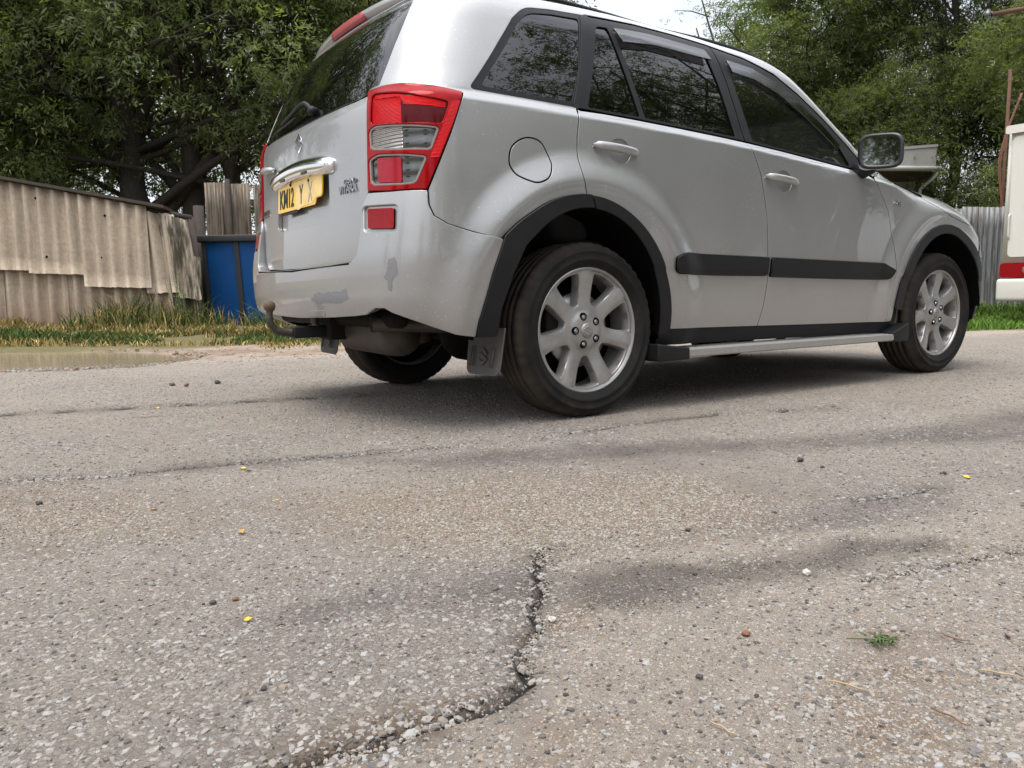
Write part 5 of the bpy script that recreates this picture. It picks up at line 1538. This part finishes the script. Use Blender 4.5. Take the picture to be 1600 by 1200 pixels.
# ------------------------------------------------------------------ shed wall, blue bin, fences, house, camper
def frame_at(name, l, d, z=0.0): return empty(name, at(l, d, z), -YAW)
def corrugated(name, x0, x1, z0f, z1f, y, pitch, amp, mat, parent, phase=0.0, lean=0.0, th=.006, rr=None, ragged_=.0, per=8):
    """one wavy sheet with thickness between x0 and x1; z0f, z1f give its foot and head"""
    n = max(4, int((x1-x0)/pitch*per)); V = []; Fc = []
    rr = rr or random.Random(1)
    hz = 7
    for i in range(n+1):
        x = x0+(x1-x0)*i/n; o = amp*math.cos(2*PI*(x/pitch+phase)); zz0, zz1 = z0f(x), z1f(x)+(rr.uniform(-ragged_, ragged_))
        zz0 += rr.uniform(-ragged_, ragged_)
        for k in range(hz):
            t = k/(hz-1); z = zz0+(zz1-zz0)*t
            V.append((x+lean*(t), y+o+.012*math.sin(z*2+x), z))
    m_ = len(V); V += [(a, b+th, c) for a, b, c in V]
    for i in range(n):
        for k in range(hz-1):
            q = (i*hz+k, (i+1)*hz+k, (i+1)*hz+k+1, i*hz+k+1); Fc.append(q); Fc.append(tuple(m_+w for w in q[::-1]))
    for i in range(n):
        for k in (0, hz-1): Fc.append((i*hz+k, (i+1)*hz+k, m_+(i+1)*hz+k, m_+i*hz+k))
    for i in (0, n):
        for k in range(hz-1): Fc.append((i*hz+k, i*hz+k+1, m_+i*hz+k+1, m_+i*hz+k))
    return mk(name, V, Fc, mat, parent)
def shed():
    D0 = 10.0
    sh = tag(frame_at('shed', -5.9, D0), 'low shed clad in beige corrugated asbestos sheets at the left', 'shed')
    ox = 5.9
    top = lambda x: 1.93-.190*(x-ox+6.0+ox-ox) if False else 1.93-.193*((x-ox)+6.0)
    rr = random.Random(4)
    # local x = across+5.9
    ups = [(-8.2, -7.0, .90), (-7.0, -5.865, .86), (-5.865, -5.192, .80), (-5.192, -4.437, .625)]
    for i, (a, b, zb) in enumerate(ups):
        dz = (-.03*(i-2))
        corrugated('sheet', a+ox-.01, b+ox+.03, lambda x, zb=zb, b=b: zb+.035*((b+ox)-x), lambda x: 1.93-.193*(x-ox+5.9+.1)-.02, -.035-.012*i, .172, .038, M['asbestos'], sh, .1*i, 0, .007, rr, .004)
    corrugated('sheet', -4.46+ox, -4.02+ox, lambda x: .56, lambda x: 1.56-.15*(x-1.5), -.02, .172, .038, M['asbestos'], sh, .2, -.07, .007, rr, .01)
    corrugated('sheet', -4.16+ox, -3.80+ox, lambda x: .52-.1*(x-1.6), lambda x: 1.52-.2*(x-1.7), -.045, .172, .038, M['moss_sheet'], sh, .6, -.12, .007, rr, .012)
    lows = [(-8.2, -7.1), (-7.1, -6.3), (-6.3, -5.50), (-5.50, -5.06), (-5.06, -4.56), (-4.56, -4.20), (-4.20, -3.84)]
    for i, (a, b) in enumerate(lows):
        corrugated('sheet', a+ox, b+ox+.02, lambda x: -.1, lambda x: 1.0-.05*(i % 2), .03+.008*(i % 3), .172, .038, M['asbestos'] if i < 6 else M['moss_sheet'], sh, .13*i, 0, .007, rr, .004)
    # bolts
    for x, z in ((-6.55, 1.0), (-6.52, 1.72), (-5.64, 1.02), (-5.72, 1.72), (-4.98, 1.0), (-4.9, 1.5), (-5.0, 1.33)):
        V, Fc = lathe_vf([(.0001, -.012), (.012, -.010), (.016, 0)], 8, (x+ox, -.075, z)); mk('bolt', V, Fc, M['dark'], sh)
    # roof edge and timber
    V = []; Fc = []
    xs = [-8.3, -7, -6, -5, -4.4, -4.15]
    for x in xs:
        z = 1.93-.193*(x+6.0)
        V += [(x+ox, -.16, z+.0), (x+ox, -.16, z+.035), (x+ox, .50, z-.04), (x+ox, .50, z-.08)]
    for i in range(len(xs)-1):
        for k in range(4): Fc.append((i*4+k, i*4+4+k, i*4+4+(k+1) % 4, i*4+(k+1) % 4))
    Fc += [(0, 1, 2, 3), tuple(len(V)-4+k for k in (3, 2, 1, 0))]
    mk('roof', V, Fc, M['timber'], sh, False)
    tube('rafter', [(-8.2+ox, .06, 2.30), (-3.9+ox, .06, 1.47)], .035, M['timber'], sh, 6)
    tube('corner_post', [(-3.86+ox, .08, -.1), (-3.92+ox, .08, 1.48)], .05, M['timber'], sh, 8)
shed()
def blue_bin():
    b = tag(frame_at('skip_bin', -3.35, 10.5), 'bright blue metal bin with black rim beside the corrugated shed', 'bin')
    z0 = .05
    # tapered panels between dark ribs
    def quad(name, x0, x1, y, mat, ztop=1.20, sl=.035, th=.02):
        V = [(x0+sl, y, z0+.10), (x1+sl, y, z0+.10), (x1, y-.04, ztop), (x0, y-.04, ztop)]; V += [(x, yy+th, z) for x, yy, z in V]
        Fc = [(0, 1, 2, 3), (7, 6, 5, 4), (0, 4, 5, 1), (1, 5, 6, 2), (2, 6, 7, 3), (3, 7, 4, 0)]
        return mk(name, V, Fc, mat, b, False)
    xs = [-.555, -.195, -.10, .62, .70, 1.40]
    for a, c in ((-.545, -.19), (-.125, .60), (.66, 1.38)): quad('panel', a, c, .0, M['blue_paint'])
    for a, c in ((-.60, -.545), (-.19, -.125), (.60, .66), (1.38, 1.44)): quad('rib', a, c, -.02, M['bin_black'])
    box('rim', (-.66, -.09, 1.20), (1.48, .9, 1.29), M['bin_black'], b, .015)
    box('body', (-.55, .03, .14), (1.40, .85, 1.2), M['bin_black'], b, 0)
blue_bin()
def tan_fence():
    f = tag(frame_at('tin_fence', -3.9, 12.0), 'tall tan corrugated tin fence rising behind the blue bin', 'fence')
    xs = [-.545, -.19, .17, .75, 1.4, 2.2]
    for i in range(len(xs)-1):
        corrugated('sheet', xs[i], xs[i+1]-(.05 if i in (0, 1) else .0), lambda x: 0, lambda x, i=i: 2.16-.02*i, .01*(i % 2), .088, .014, M['tin_tan'], f, .2*i, 0, .003, random.Random(i), .003, 8)
    tube('post', [(-.19, -.05, 0), (-.19, -.05, 2.2)], .04, M['timber'], f, 8)
    p = tag(frame_at('wooden_post', -4.17, 11.0), 'dark wooden post standing between shed and blue bin', 'post')
    pts = [(.03, 0, 0), (.0, 0, .9), (0, 0, 1.72)]
    V, Fc = tube_vf(pts, [.085, .075, .07], 10); mk('trunk_post', V, Fc, M['timber'], p)
tan_fence()
def grey_fence():
    f = tag(frame_at('metal_fence', 7.3, 13.0), 'weathered grey corrugated metal fence between the car bonnet and the camper', 'fence')
    rr = random.Random(8); x = -3.2
    while x < 3.4:
        w = .62
        corrugated('sheet', x, x+w+.02, lambda x: .0, lambda x, k=rr.uniform(-.03, .03): 1.74+k-.03*x, rr.uniform(-.008, .008), .088, .015, M['tin_grey'], f, rr.random(), 0, .003, rr, .003, 8); x += w
    tube('rail', [(-3.2, .05, 1.60), (3.4, .05, 1.45)], .025, M['rusty_steel'], f, 6)
grey_fence()
def house():
    h = tag(frame_at('house', 8.6, 19.0), 'small grey flat-roofed house with white downpipe behind the car bonnet', 'house')
    box('wall', (-3.0, 0.25, 0), (.92, 4.0, 3.05), M['concrete'], h, 0)
    V = [(-3.2, -.35, 3.42), (1.10, -.35, 3.70), (1.10, 4.2, 3.70), (-3.2, 4.2, 3.42)]; V += [(x, y, z-.06) for x, y, z in V]
    mk('roof', V, [(0, 1, 2, 3), (7, 6, 5, 4), (0, 4, 5, 1), (1, 5, 6, 2), (2, 6, 7, 3), (3, 7, 4, 0)], M['roof_slab'], h, False)
    V = [(-3.2, -.33, 3.36), (1.08, -.33, 3.64), (1.08, -.33, 3.18), (-3.2, -.33, 3.30)]; V += [(x, y+.12, z) for x, y, z in V]
    mk('fascia', V, [(3, 2, 1, 0), (4, 5, 6, 7), (0, 1, 5, 4), (1, 2, 6, 5), (2, 3, 7, 6), (3, 0, 4, 7)], M['roof_slab'], h, False)
    V = [(-3.2, -.35, 3.30), (1.10, -.35, 3.16), (1.10, .3, 2.98), (-3.2, .3, 3.0)]
    mk('soffit', V+[(x, y, z-.05) for x, y, z in V], [(0, 1, 2, 3), (7, 6, 5, 4), (0, 4, 5, 1), (1, 5, 6, 2), (2, 6, 7, 3), (3, 7, 4, 0)], M['timber'], h, False)
    tube('gutter', [(-3.2, -.42, 3.24), (1.14, -.42, 3.14)], .06, M['pipe_white'], h, 8)
    tube('downpipe', curve_pts([(1.10, -.40, 3.12), (1.08, -.30, 2.98), (1.02, .12, 2.80), (.98, .16, 2.62), (.97, .16, 1.5), (.97, .16, 0)], 5), .04, M['pipe_white'], h, 8)
    w = box('window', (-1.6, .22, 1.2), (-.6, .26, 2.3), M['glass_dark'], h, 0)
house()
def camper():
    c = tag(empty('camper_van', at(6.34, 10.5), R(-90)), 'white camper van with red tail lamp, cut off by the right edge', 'camper')
    W_, Hh, Ln = 2.15, 2.50, 5.6
    bm = bmesh.new(); bmesh.ops.create_cube(bm, size=1)
    for v in bm.verts: v.co = Vector((W_/2+v.co.x*W_, Ln/2+v.co.y*Ln, 1.53+v.co.z*1.94))
    bmesh.ops.bevel(bm, geom=bm.edges[:], offset=.05, segments=4, affect='EDGES')
    for v in bm.verts:
        if v.co.x < .5: v.co.x -= .012*(2.5-v.co.z)
    me = bpy.data.meshes.new('body'); bm.to_mesh(me); bm.free()
    for p in me.polygons: p.use_smooth = True
    body = link('body', me, M['camper_white'], c)
    def slab(name, x0, x1, z0, z1, y, th, mat, parent, r=.03):
        P = rounded([(x0, z0), (x1, z0), (x1, z1), (x0, z1)], r); n = len(P)
        V = [(x, y, z) for x, z in P]+[(x*1.0+(.006 if x < (x0+x1)/2 else -.006), y-th, z) for x, z in P]
        return mk(name, V, [tuple(range(2*n-1, n-1, -1))]+[(i, (i+1) % n, n+(i+1) % n, n+i) for i in range(n)], mat, parent, False)
    slab('rear_panel', .07, 2.05, .86, 2.36, .0, .018, M['camper_white'], c, .06)
    w = slab('rear_window', .35, 1.80, 1.45, 2.15, -.018, .012, M['glass_dark'], c, .08)
    slab('roof_edge', -.01, 2.16, 2.40, 2.50, .0, .05, M['camper_white'], c, .03)
    tube('grab_handle', curve_pts([(.085, -.01, 1.40), (.085, -.045, 1.37), (.085, -.045, 1.25), (.085, -.045, 1.12), (.085, -.01, 1.09)], 4), .013, M['camper_grey'], c, 8)
    lamp = slab('tail_lamp', -.005, .52, .60, .785, -.004, .035, M['lens_red'], c, .05)
    V, Fc = lathe_vf([(.0001, -.012), (.05, -.010), (.062, 0), (.062, .01)], 24, (.335, -.045, .69)); mk('reversing_lamp', V, Fc, M['lens_clear'], lamp)
    box('bumper', (-.03, -.07, .30), (2.18, .40, .585), M['camper_white'], c, .05, 4)
    for x in (.18, 1.97):
        V, Fc = lathe_vf([(.19, -.10), (.30, -.11), (.33, -.08), (.33, .08), (.30, .11), (.19, .10)], 32); 
        w = mk('wheel', [(x+v[1], 1.4+v[0], .34+v[2]) for v in V], Fc, M['rubber'], c)
camper()
def pylon():
    p = tag(frame_at('steel_pole', 8.42, 14.0), 'slim rusty steel pole with braces among trees behind the camper', 'pole')
    for x in (0,): tube('upright', [(x-.06, 0, 0), (x, 0, 2.2), (x+.02, 0, 4.1)], .028, M['rusty_steel'], p, 6)
    for z in (1.9, 2.75):
        a = 0.0
        tube('brace', [(-.02, 0, z), (.34, 0, z+.45)], .016, M['rusty_steel'], p, 5)
    q = tag(frame_at('cable_bundle', 8.05, 13.5), 'bundle of reddish cables looping down the rusty pole by the camper', 'cables')
    parts = []; rr = random.Random(3)
    for k in range(5):
        o = rr.uniform(-.03, .03)
        parts.append(tube_vf(curve_pts([(.30+o, 0, 3.6), (.08+o, -.02, 3.0), (-.02+o*1.6, -.03, 2.5), (.02+o, -.02, 2.05), (.12+o, 0, 1.5)], 5), .0065, 6))
    V, Fc = join_vf(parts); mk('cable', V, Fc, M['wire_red'], q)
pylon()
def bulb():
    b = tag(frame_at('hanging_bulb', 5.15, 9.0, 3.30), 'clear glass bulb hanging from a brown beam at top right', 'lamp')
    V, Fc = lathe_vf([(.0001, -.055), (.03, -.048), (.052, -.02), (.054, .005), (.04, .035), (.02, .055), (.018, .075)], 20)
    mk('glass', [(v[0], v[2], v[1]+.07) for v in V], Fc, M['glass_clear'], b)
    V, Fc = tube_vf([(0, 0, .14), (0, 0, .20), (.06, .02, .36), (.14, .04, .52)], [.02, .018, .004, .004], 8); mk('fitting', V, Fc, M['trim'], b)
    e = tag(frame_at('wooden_beam', 5.3, 9.05, 0), 'brown wooden beam reaching in at top right above the camper', 'beam')
    tube('beam', [(-.08, 0, 3.40), (.35, .02, 3.47), (3.2, .1, 3.95)], .024, M['rusty_steel'], e, 6)
    tube('post', [(3.2, .1, .0), (3.2, .1, 4.0)], .05, M['rusty_steel'], e, 6)
bulb()

# ------------------------------------------------------------------ grass
def grass(name, regions, seed, mix):
    """regions: (count, l0, l1, dfun0, dfun1, height, palette, lean)"""
    r = np.random.default_rng(seed); Vs = []; Fs = []; Cs = []; b = 0
    for cnt, l0, l1, f0, f1, hgt, pal, clump in regions:
        l = l0+(l1-l0)*r.random(cnt); a0 = f0(l); a1 = f1(l); d = a0+(a1-a0)*r.random(cnt)
        if clump:
            k = vnoise(l, d, 2.2, seed)+.35*vnoise(l, d, 7, seed+3) > clump; l, d = l[k], d[k]
        n = len(l); h = hgt*(.45+.9*r.random(n)**1.5)*(.5+1.0*vnoise(l, d, 1.5, seed+9)); w = .004+.005*r.random(n); a = r.random(n)*PI; ln = r.normal(0, .38, n)*h; lm = r.normal(0, .38, n)*h
        z = ground_z(l, d)-.02
        x = C2[0]+AX[0]*l+AL[0]*d; y = C2[1]+AX[1]*l+AL[1]*d; dx = np.cos(a)*w; dy = np.sin(a)*w
        P = np.stack([np.stack([x-dx, y-dy, z], -1), np.stack([x+dx, y+dy, z], -1), np.stack([x+dx*.8+ln*.35, y+dy*.8+lm*.35, z+h*.6], -1), np.stack([x-dx*.8+ln*.35, y-dy*.8+lm*.35, z+h*.6], -1), np.stack([x+ln, y+lm, z+h*(1-.12*np.hypot(ln, lm)/h)], -1)], 1)
        pal = np.array(pal); col = pal[r.integers(0, len(pal), n)]*(.7+.6*r.random((n, 1)))
        i = np.arange(n)*5+b
        Fs.append(np.concatenate([np.stack([i, i+1, i+2], -1), np.stack([i, i+2, i+3], -1), np.stack([i+3, i+2, i+4], -1)])); Vs.append(P.reshape(-1, 3)); Cs.append(np.repeat(col, 5, 0)); b += n*5
    o = mk_np(name, np.concatenate(Vs), np.concatenate(Fs), M['grass'], None, False, {'col': np.clip(np.concatenate(Cs), 0, 1)})
    tag(o, kind='stuff')
GREEN = [(.045, .085, .018), (.06, .10, .022), (.075, .115, .03), (.05, .075, .02)]
STRAW = [(.40, .29, .11), (.33, .235, .085), (.46, .35, .15), (.28, .20, .08)]
MIXED = GREEN[:1]+STRAW[:4]
E_ = road_edge
grass('verge_grass', [
    (26000, -8.5, -.5, lambda l: np.maximum(E_(l)+1.7, 8.3-.0*l), lambda l: 0*l+10.2, .075, MIXED, .42),
    (34000, -8.5, -1.0, lambda l: 0*l+9.2, lambda l: 0*l+10.15, .12, STRAW+[(.10, .11, .04), (.07, .10, .03)], .42),
    (22000, -6.0, .5, lambda l: np.maximum(E_(l)+1.5, 8.5), lambda l: 0*l+9.6, .10, GREEN, .48),
    (3500, -2.6, 1.0, lambda l: E_(l)+.9, lambda l: E_(l)+2.3, .045, MIXED, .62),
    (2600, -5.4, -2.2, lambda l: 0*l+9.6, lambda l: 0*l+10.3, .36, GREEN+STRAW[:2], .35),
    (30000, 4.0, 12.0, lambda l: E_(l)+.10, lambda l: 0*l+13.0, .10, [(.085, .17, .022), (.10, .19, .03), (.07, .14, .02), (.13, .20, .045)], 0),
    (6000, 5.5, 9.0, lambda l: 0*l+12.2, lambda l: 0*l+12.95, .22, [(.07, .13, .02), (.09, .15, .03)], .3)], 5, None)
def weeds(l, d, label, h, n, seed):
    rr = random.Random(seed); o = tag(frame_at('weed', l, d, float(ground_z(np.array([l]), np.array([d]))[0])), label, 'plant')
    st = []; V = []; Fc = []; tone = []
    for k in range(n):
        a = rr.uniform(0, 6.3); rad = rr.uniform(0, .22); hh = h*rr.uniform(.5, 1); bx, by = rad*math.cos(a), rad*math.sin(a)
        tx, ty = bx+rr.gauss(0, .08), by+rr.gauss(0, .08)
        st.append(tube_vf([(bx, by, -.03), ((bx+tx)/2, (by+ty)/2, hh*.5), (tx, ty, hh)], [.005, .004, .002], 4))
        for j in range(16):
            t = rr.uniform(.15, 1); p = Vector((bx+(tx-bx)*t, by+(ty-by)*t, hh*t)); aa = rr.uniform(0, 6.3); L = rr.uniform(.03, .07)
            dv = Vector((math.cos(aa), math.sin(aa), rr.uniform(-.2, .5)))*L; sv = Vector((-math.sin(aa), math.cos(aa), 0))*L*.2; b = len(V)
            V += [p, p+dv*.5+sv, p+dv, p+dv*.5-sv]; Fc.append((b, b+1, b+2, b+3)); tone += [rr.uniform(.4, .9)]*4
    v, f = join_vf(st); mk('stem', v, f, M['sprig'], o)
    lo = mk_np('leaves', np.array([tuple(q) for q in V]), np.array(Fc), M['foliage'], o, False, {'tone': np.array(tone)}); lo['kind'] = 'stuff'
weeds(6.9, 12.2, 'tall green weeds growing in front of the grey metal fence', 1.0, 12, 3)
weeds(-4.05, 9.75, 'tall thin weeds at the foot of the mossy shed corner', .75, 6, 4)
weeds(-3.0, 10.15, 'low leafy weeds in front of the blue bin', .35, 10, 5)

# ------------------------------------------------------------------ trees
LEAF_N = 9
def spray_template(r):
    """one compound leaf: paired narrow leaflets on a drooping stalk"""
    V = []; n = LEAF_N
    for k in range(n):
        t = (k//2+1)/(n//2+1); side = 1 if k % 2 else -1
        if k == n-1: side = 0; t = 1
        base = np.array((t*.22, 0, -.08*t*t)); ang = side*(1.05-.35*t)
        L = .082*(1-.25*abs(t-.55)); dv = np.array((math.cos(ang), math.sin(ang), -.35))*L
        sv = np.array((-math.sin(ang), math.cos(ang), 0))*L*.19
        V += [base, base+dv*.42+sv, base+dv, base+dv*.42-sv]
    return np.array(V)
def rot_from(dirv, roll):
    x = dirv/np.linalg.norm(dirv, axis=1, keepdims=True); up = np.zeros_like(x); up[:, 2] = 1
    y = np.cross(up, x); y /= np.linalg.norm(y, axis=1, keepdims=True)+1e-9; z = np.cross(x, y)
    c, s = np.cos(roll)[:, None], np.sin(roll)[:, None]
    return x, y*c+z*s, z*c-y*s
def tree_meshes(seed, H, crown, trunks, nspray, leafscale=1.0, base_clear=1.6):
    """crown: list of (x, y, z, rx, ry, rz) lobes; trunks: base offsets with lean"""
    r = np.random.default_rng(seed); rr = random.Random(seed)
    wood = []; tips = []
    for (bx, by, lx, ly, rad) in trunks:
        pts = [Vector((bx, by, -.2))]; K = 9; hh = H*.86
        for k in range(1, K+1):
            t = k/K; pts.append(Vector((bx+lx*t+rr.gauss(0, .10), by+ly*t+rr.gauss(0, .10), hh*t)))
        wood.append(tube_vf(curve_pts(pts, 3), [rad*(1-.85*(i/(K*3))**.9)*(1+.5*math.exp(-i/1.5)) for i in range(K*3+1)], 10))
        for k in range(22):
            t = rr.uniform(.13, .97); i = int(t*K); p = pts[i].lerp(pts[min(K, i+1)], t*K-i)
            lobe = crown[rr.randrange(len(crown))]
            q = Vector((lobe[0]+rr.gauss(0, .45)*lobe[3], lobe[1]+rr.gauss(0, .45)*lobe[4], max(base_clear, lobe[2]+rr.gauss(0, .4)*lobe[5])))
            if (q-p).length > H*.55: q = p+(q-p)*.6
            mid = p.lerp(q, .5)+Vector((rr.gauss(0, .2), rr.gauss(0, .2), .25)); r0 = rad*(1-.8*t)*rr.uniform(.25, .5)
            wood.append(tube_vf(curve_pts([p, mid, q], 4), [r0*(1-.75*j/8)+.006 for j in range(9)], 6)); tips.append(q)
            for s in range(3):
                a = p.lerp(q, rr.uniform(.4, .95)); b = a+Vector((rr.gauss(0, .5), rr.gauss(0, .5), rr.gauss(.15, .35)))
                wood.append(tube_vf([a, a.lerp(b, .5)+Vector((0, 0, .08)), b], [r0*.35+.004, r0*.25+.003, .004], 5)); tips.append(b)
    # clumps of leaves: shells of the lobes, with gaps between the clumps
    ncl = nspray//26; C = []; sizes = []
    vol = np.array([q[3]*q[4]*q[5] for q in crown]); vol = vol**.75; vol /= vol.sum()
    for lb, q in zip(r.choice(len(crown), ncl, p=vol), range(ncl)):
        x, y, z, rx, ry, rz = crown[lb]; v = r.normal(size=3); v /= np.linalg.norm(v); v *= (.35+.65*r.random()**.45)
        C.append((x+v[0]*rx, y+v[1]*ry, z+v[2]*rz)); sizes.append(.26+.34*r.random())
    C = np.array(C); sizes = np.array(sizes); ctr = np.array([np.mean([q[0] for q in crown]), np.mean([q[1] for q in crown]), np.mean([q[2] for q in crown])])
    ci = r.integers(0, ncl, nspray); o = r.normal(size=(nspray, 3)); o /= np.linalg.norm(o, axis=1, keepdims=True); o *= (r.random((nspray, 1))**.5)
    P = C[ci]+o*sizes[ci][:, None]*np.array((1.15, 1.15, .62))
    if len(tips):
        nt_ = nspray//8; tp = np.array([tuple(t) for t in tips]); P[:nt_] = tp[r.integers(0, len(tp), nt_)]+r.normal(0, .22, (nt_, 3))
    k = P[:, 2] > base_clear*.72; P = P[k]; ci = ci[k]; o = o[k]
    n = len(P); dv = o*.8+r.normal(0, .5, (n, 3))+(P-ctr)/(np.linalg.norm(P-ctr, axis=1, keepdims=True)+1e-6)*.5; dv[:, 2] = dv[:, 2]*.5-.15
    x, y, z = rot_from(dv, r.normal(0, .6, n)); T = spray_template(r)*leafscale; sc = (.7+.6*r.random(n))[:, None, None]
    T = np.repeat(T[None], n, 0).reshape(n, LEAF_N, 4, 3)
    T = T+r.normal(0, .022, (n, LEAF_N, 1, 3))+r.normal(0, .030, (n, LEAF_N, 1, 3))*np.array((0, .42, 1, .42))[None, None, :, None]
    T = T.reshape(n, LEAF_N*4, 3)
    V = P[:, None]+sc*(T[:, :, 0:1]*x[:, None]+T[:, :, 1:2]*y[:, None]+T[:, :, 2:3]*z[:, None])
    tone_c = r.random(ncl); tone = np.clip(.45*tone_c[ci]+.25*r.random(n)+.18, 0, 1)
    tone = np.repeat(tone, LEAF_N*4)+np.repeat(r.normal(0, .05, n*LEAF_N), 4)
    Qd = np.arange(n*LEAF_N*4).reshape(-1, 4)
    return wood, V.reshape(-1, 3), Qd, np.clip(tone, 0, 1)
def tree(name, l, d, label, group, *a, **kw):
    o = tag(frame_at(name, l, d, float(ground_z(np.array([l]), np.array([d]))[0])), label, 'tree', group)
    wood, V, Qd, tone = tree_meshes(*a, **kw)
    v, f = join_vf(wood); mk('trunk', v, f, M['bark'], o)
    cr = mk_np('crown', V, Qd, M['foliage'], o, False, {'tone': tone}); return o
def copy_tree(src, l, d, rz, sc, label, group):
    c = src.copy(); COL.objects.link(c); c.location = at(l, d, float(ground_z(np.array([l]), np.array([d]))[0])); c.rotation_euler.z = rz; c.scale = (sc, sc, sc); c['label'] = label
    if group: c['group'] = group
    for ch in src.children:
        k = ch.copy(); COL.objects.link(k); k.parent = c
    return c
GB = 'leafy trees behind the yard'
big = tree('ash_tree', -6.1, 15.0, 'big dark tree with several leaning trunks behind the shed', GB, 21, 11.5,
    [(-2.2, -1.2, 4.3, 2.6, 2.0, 1.7), (1.6, -1.4, 4.6, 2.4, 2.0, 1.6), (-.2, -.6, 6.9, 3.2, 2.6, 2.2), (3.2, .3, 6.0, 2.2, 2.2, 2.0), (-3.6, .2, 6.6, 2.4, 2.2, 2.0), (0, 1.5, 9.5, 2.6, 2.4, 1.8), (3.4, -.6, 3.4, 1.4, 1.4, 1.0), (-3.8, -1, 3.0, 1.5, 1.3, .9)],
    [(-.25, 0, -1.9, .3, .30), (.25, .2, -.3, .4, .25), (.7, .1, 1.2, .2, .18), (-.1, .3, -3.6, .4, .16)], 19000)
mid_ = tree('leafy_tree', 8.6, 23.0, 'tall mid green tree above the car mirror, sky gap on its left', GB, 33, 11.0,
    [(-1.0, -.5, 7.4, 2.2, 2.0, 1.9), (1.6, -.8, 5.6, 2.3, 2.0, 1.9), (-1.2, -.6, 4.6, 1.9, 1.7, 1.6), (.6, .3, 9.2, 2.4, 2.2, 1.8), (2.6, .5, 7.6, 2.0, 2.0, 1.9), (0, -1.0, 3.0, 1.6, 1.4, 1.0)],
    [(0, 0, .5, .2, .17)], 15000)
shrub = tree('bushy_tree', 11.2, 16.6, 'pale green bushy tree reaching low behind the grey fence', GB, 47, 7.0,
    [(-.3, -.6, 2.4, 1.4, 1.2, 1.2), (.6, -.3, 3.6, 1.6, 1.4, 1.3), (-.2, 0, 4.9, 1.5, 1.4, 1.2), (1.2, .2, 5.6, 1.3, 1.3, 1.0), (1.6, -.3, 2.2, 1.3, 1.2, 1.1)],
    [(0, 0, .4, .1, .12), (.3, .1, .9, .1, .09)], 10000, leafscale=.85, base_clear=.9)
for src, l, d, rz, sc, lb in [
    (big, -11.2, 17.0, 2.0, 1.05, 'dark tree farthest left behind the shed roof'),
    (big, -1.2, 19.5, 4.2, 1.0, 'dark dense tree behind the tan tin fence'),
    (big, -15.5, 23.0, 1.1, 1.2, 'dark tree of the back row at far left'),
    (mid_, -7.6, 22.5, 2.6, 1.15, 'tree of the back row seen between the leaning trunks'),
    (mid_, -3.1, 15.0, 1.2, .80, 'smaller green tree over the blue bin'),
    (shrub, -9.4, 13.6, 1.0, .95, 'bushy tree close behind the left end of the shed'),
    (mid_, 11.4, 21.0, 1.7, 1.1, 'tall tree behind the house, right of the middle'),
    (big, 15.8, 22.0, .6, 1.05, 'dark tree farthest right behind the camper'),
    (mid_, 13.6, 17.5, 3.9, .95, 'green tree rising over the camper and rusty pole'),
    (shrub, 7.0, 24.5, 2.2, 1.15, 'low bushy tree behind the house'),
    (shrub, 12.2, 14.9, 3.3, .95, 'bushy tree right behind the rusty pole'),
    (big, 9.5, 28.0, 5.0, 1.0, 'dark tree of the back row above the house roof'),
    (shrub, 9.2, 20.8, 5.1, .9, 'bushy tree just right of the house roof'),
    (shrub, 12.6, 20.0, .8, 1.1, 'bushy tree behind the grey fence, deeper in the wood')]:
    copy_tree(src, l, d, rz, sc, lb, GB)
# across the yard, behind the viewer: most seen in the car's windows and paint
GR_ = 'trees across the yard, seen mirrored in the car'
for src, x, y, rz, sc, lb in [
    (mid_, 8.6, -9.8, .4, .85, 'tree mirrored in the rear quarter window of the car'),
    (big, 12.6, -9.0, 1.4, 1.25, 'tree mirrored in the rear door window of the car'),
    (big, 18.5, -9.2, 2.7, 1.3, 'tree mirrored in the front door window of the car'),
    (mid_, 25.0, -9.0, 5.2, 1.2, 'tree mirrored in the front wing of the car'),
    (shrub, 2.5, -11.5, 2.0, .80, 'bush mirrored low in the quarter panel of the car'),
    (mid_, -3.5, -17.0, 3.2, .75, 'tree mirrored low in the rear bumper of the car'),
    (shrub, 9.0, -7.6, 3.2, .60, 'bush mirrored low in the rear door of the car'),
    (mid_, -21.0, -1.2, 2.2, .80, 'lone tree mirrored in the door mirror and tailgate'),
    (shrub, -9.0, -12.5, 2.6, .75, 'unseen bush added behind the viewer to darken the low sky'),  # added out of view to block low light from reaching under the car
    (big, 1.5, -20.0, 1.0, .8, 'unseen dark tree added far behind the viewer to darken the horizon'),  # added out of view so the horizon lights the underside less
    (big, 11.0, -14.5, 4.0, 1.15, 'dark tree of the far row mirrored in the rear door window'),
    (big, 20.0, -14.5, 5.0, 1.25, 'dark tree of the far row mirrored in the front door window'),
    (big, -1.5, 17.0, 3.6, 1.6, 'tallest dark tree, behind the others and mirrored in the rear window'),
    (mid_, -26.0, 14.5, 3.6, .8, 'tree mirrored at the left edge of the tailgate')]:
    c = copy_tree(src, 0, 0, rz, sc, lb, GR_); c.location = (x, y, 0)
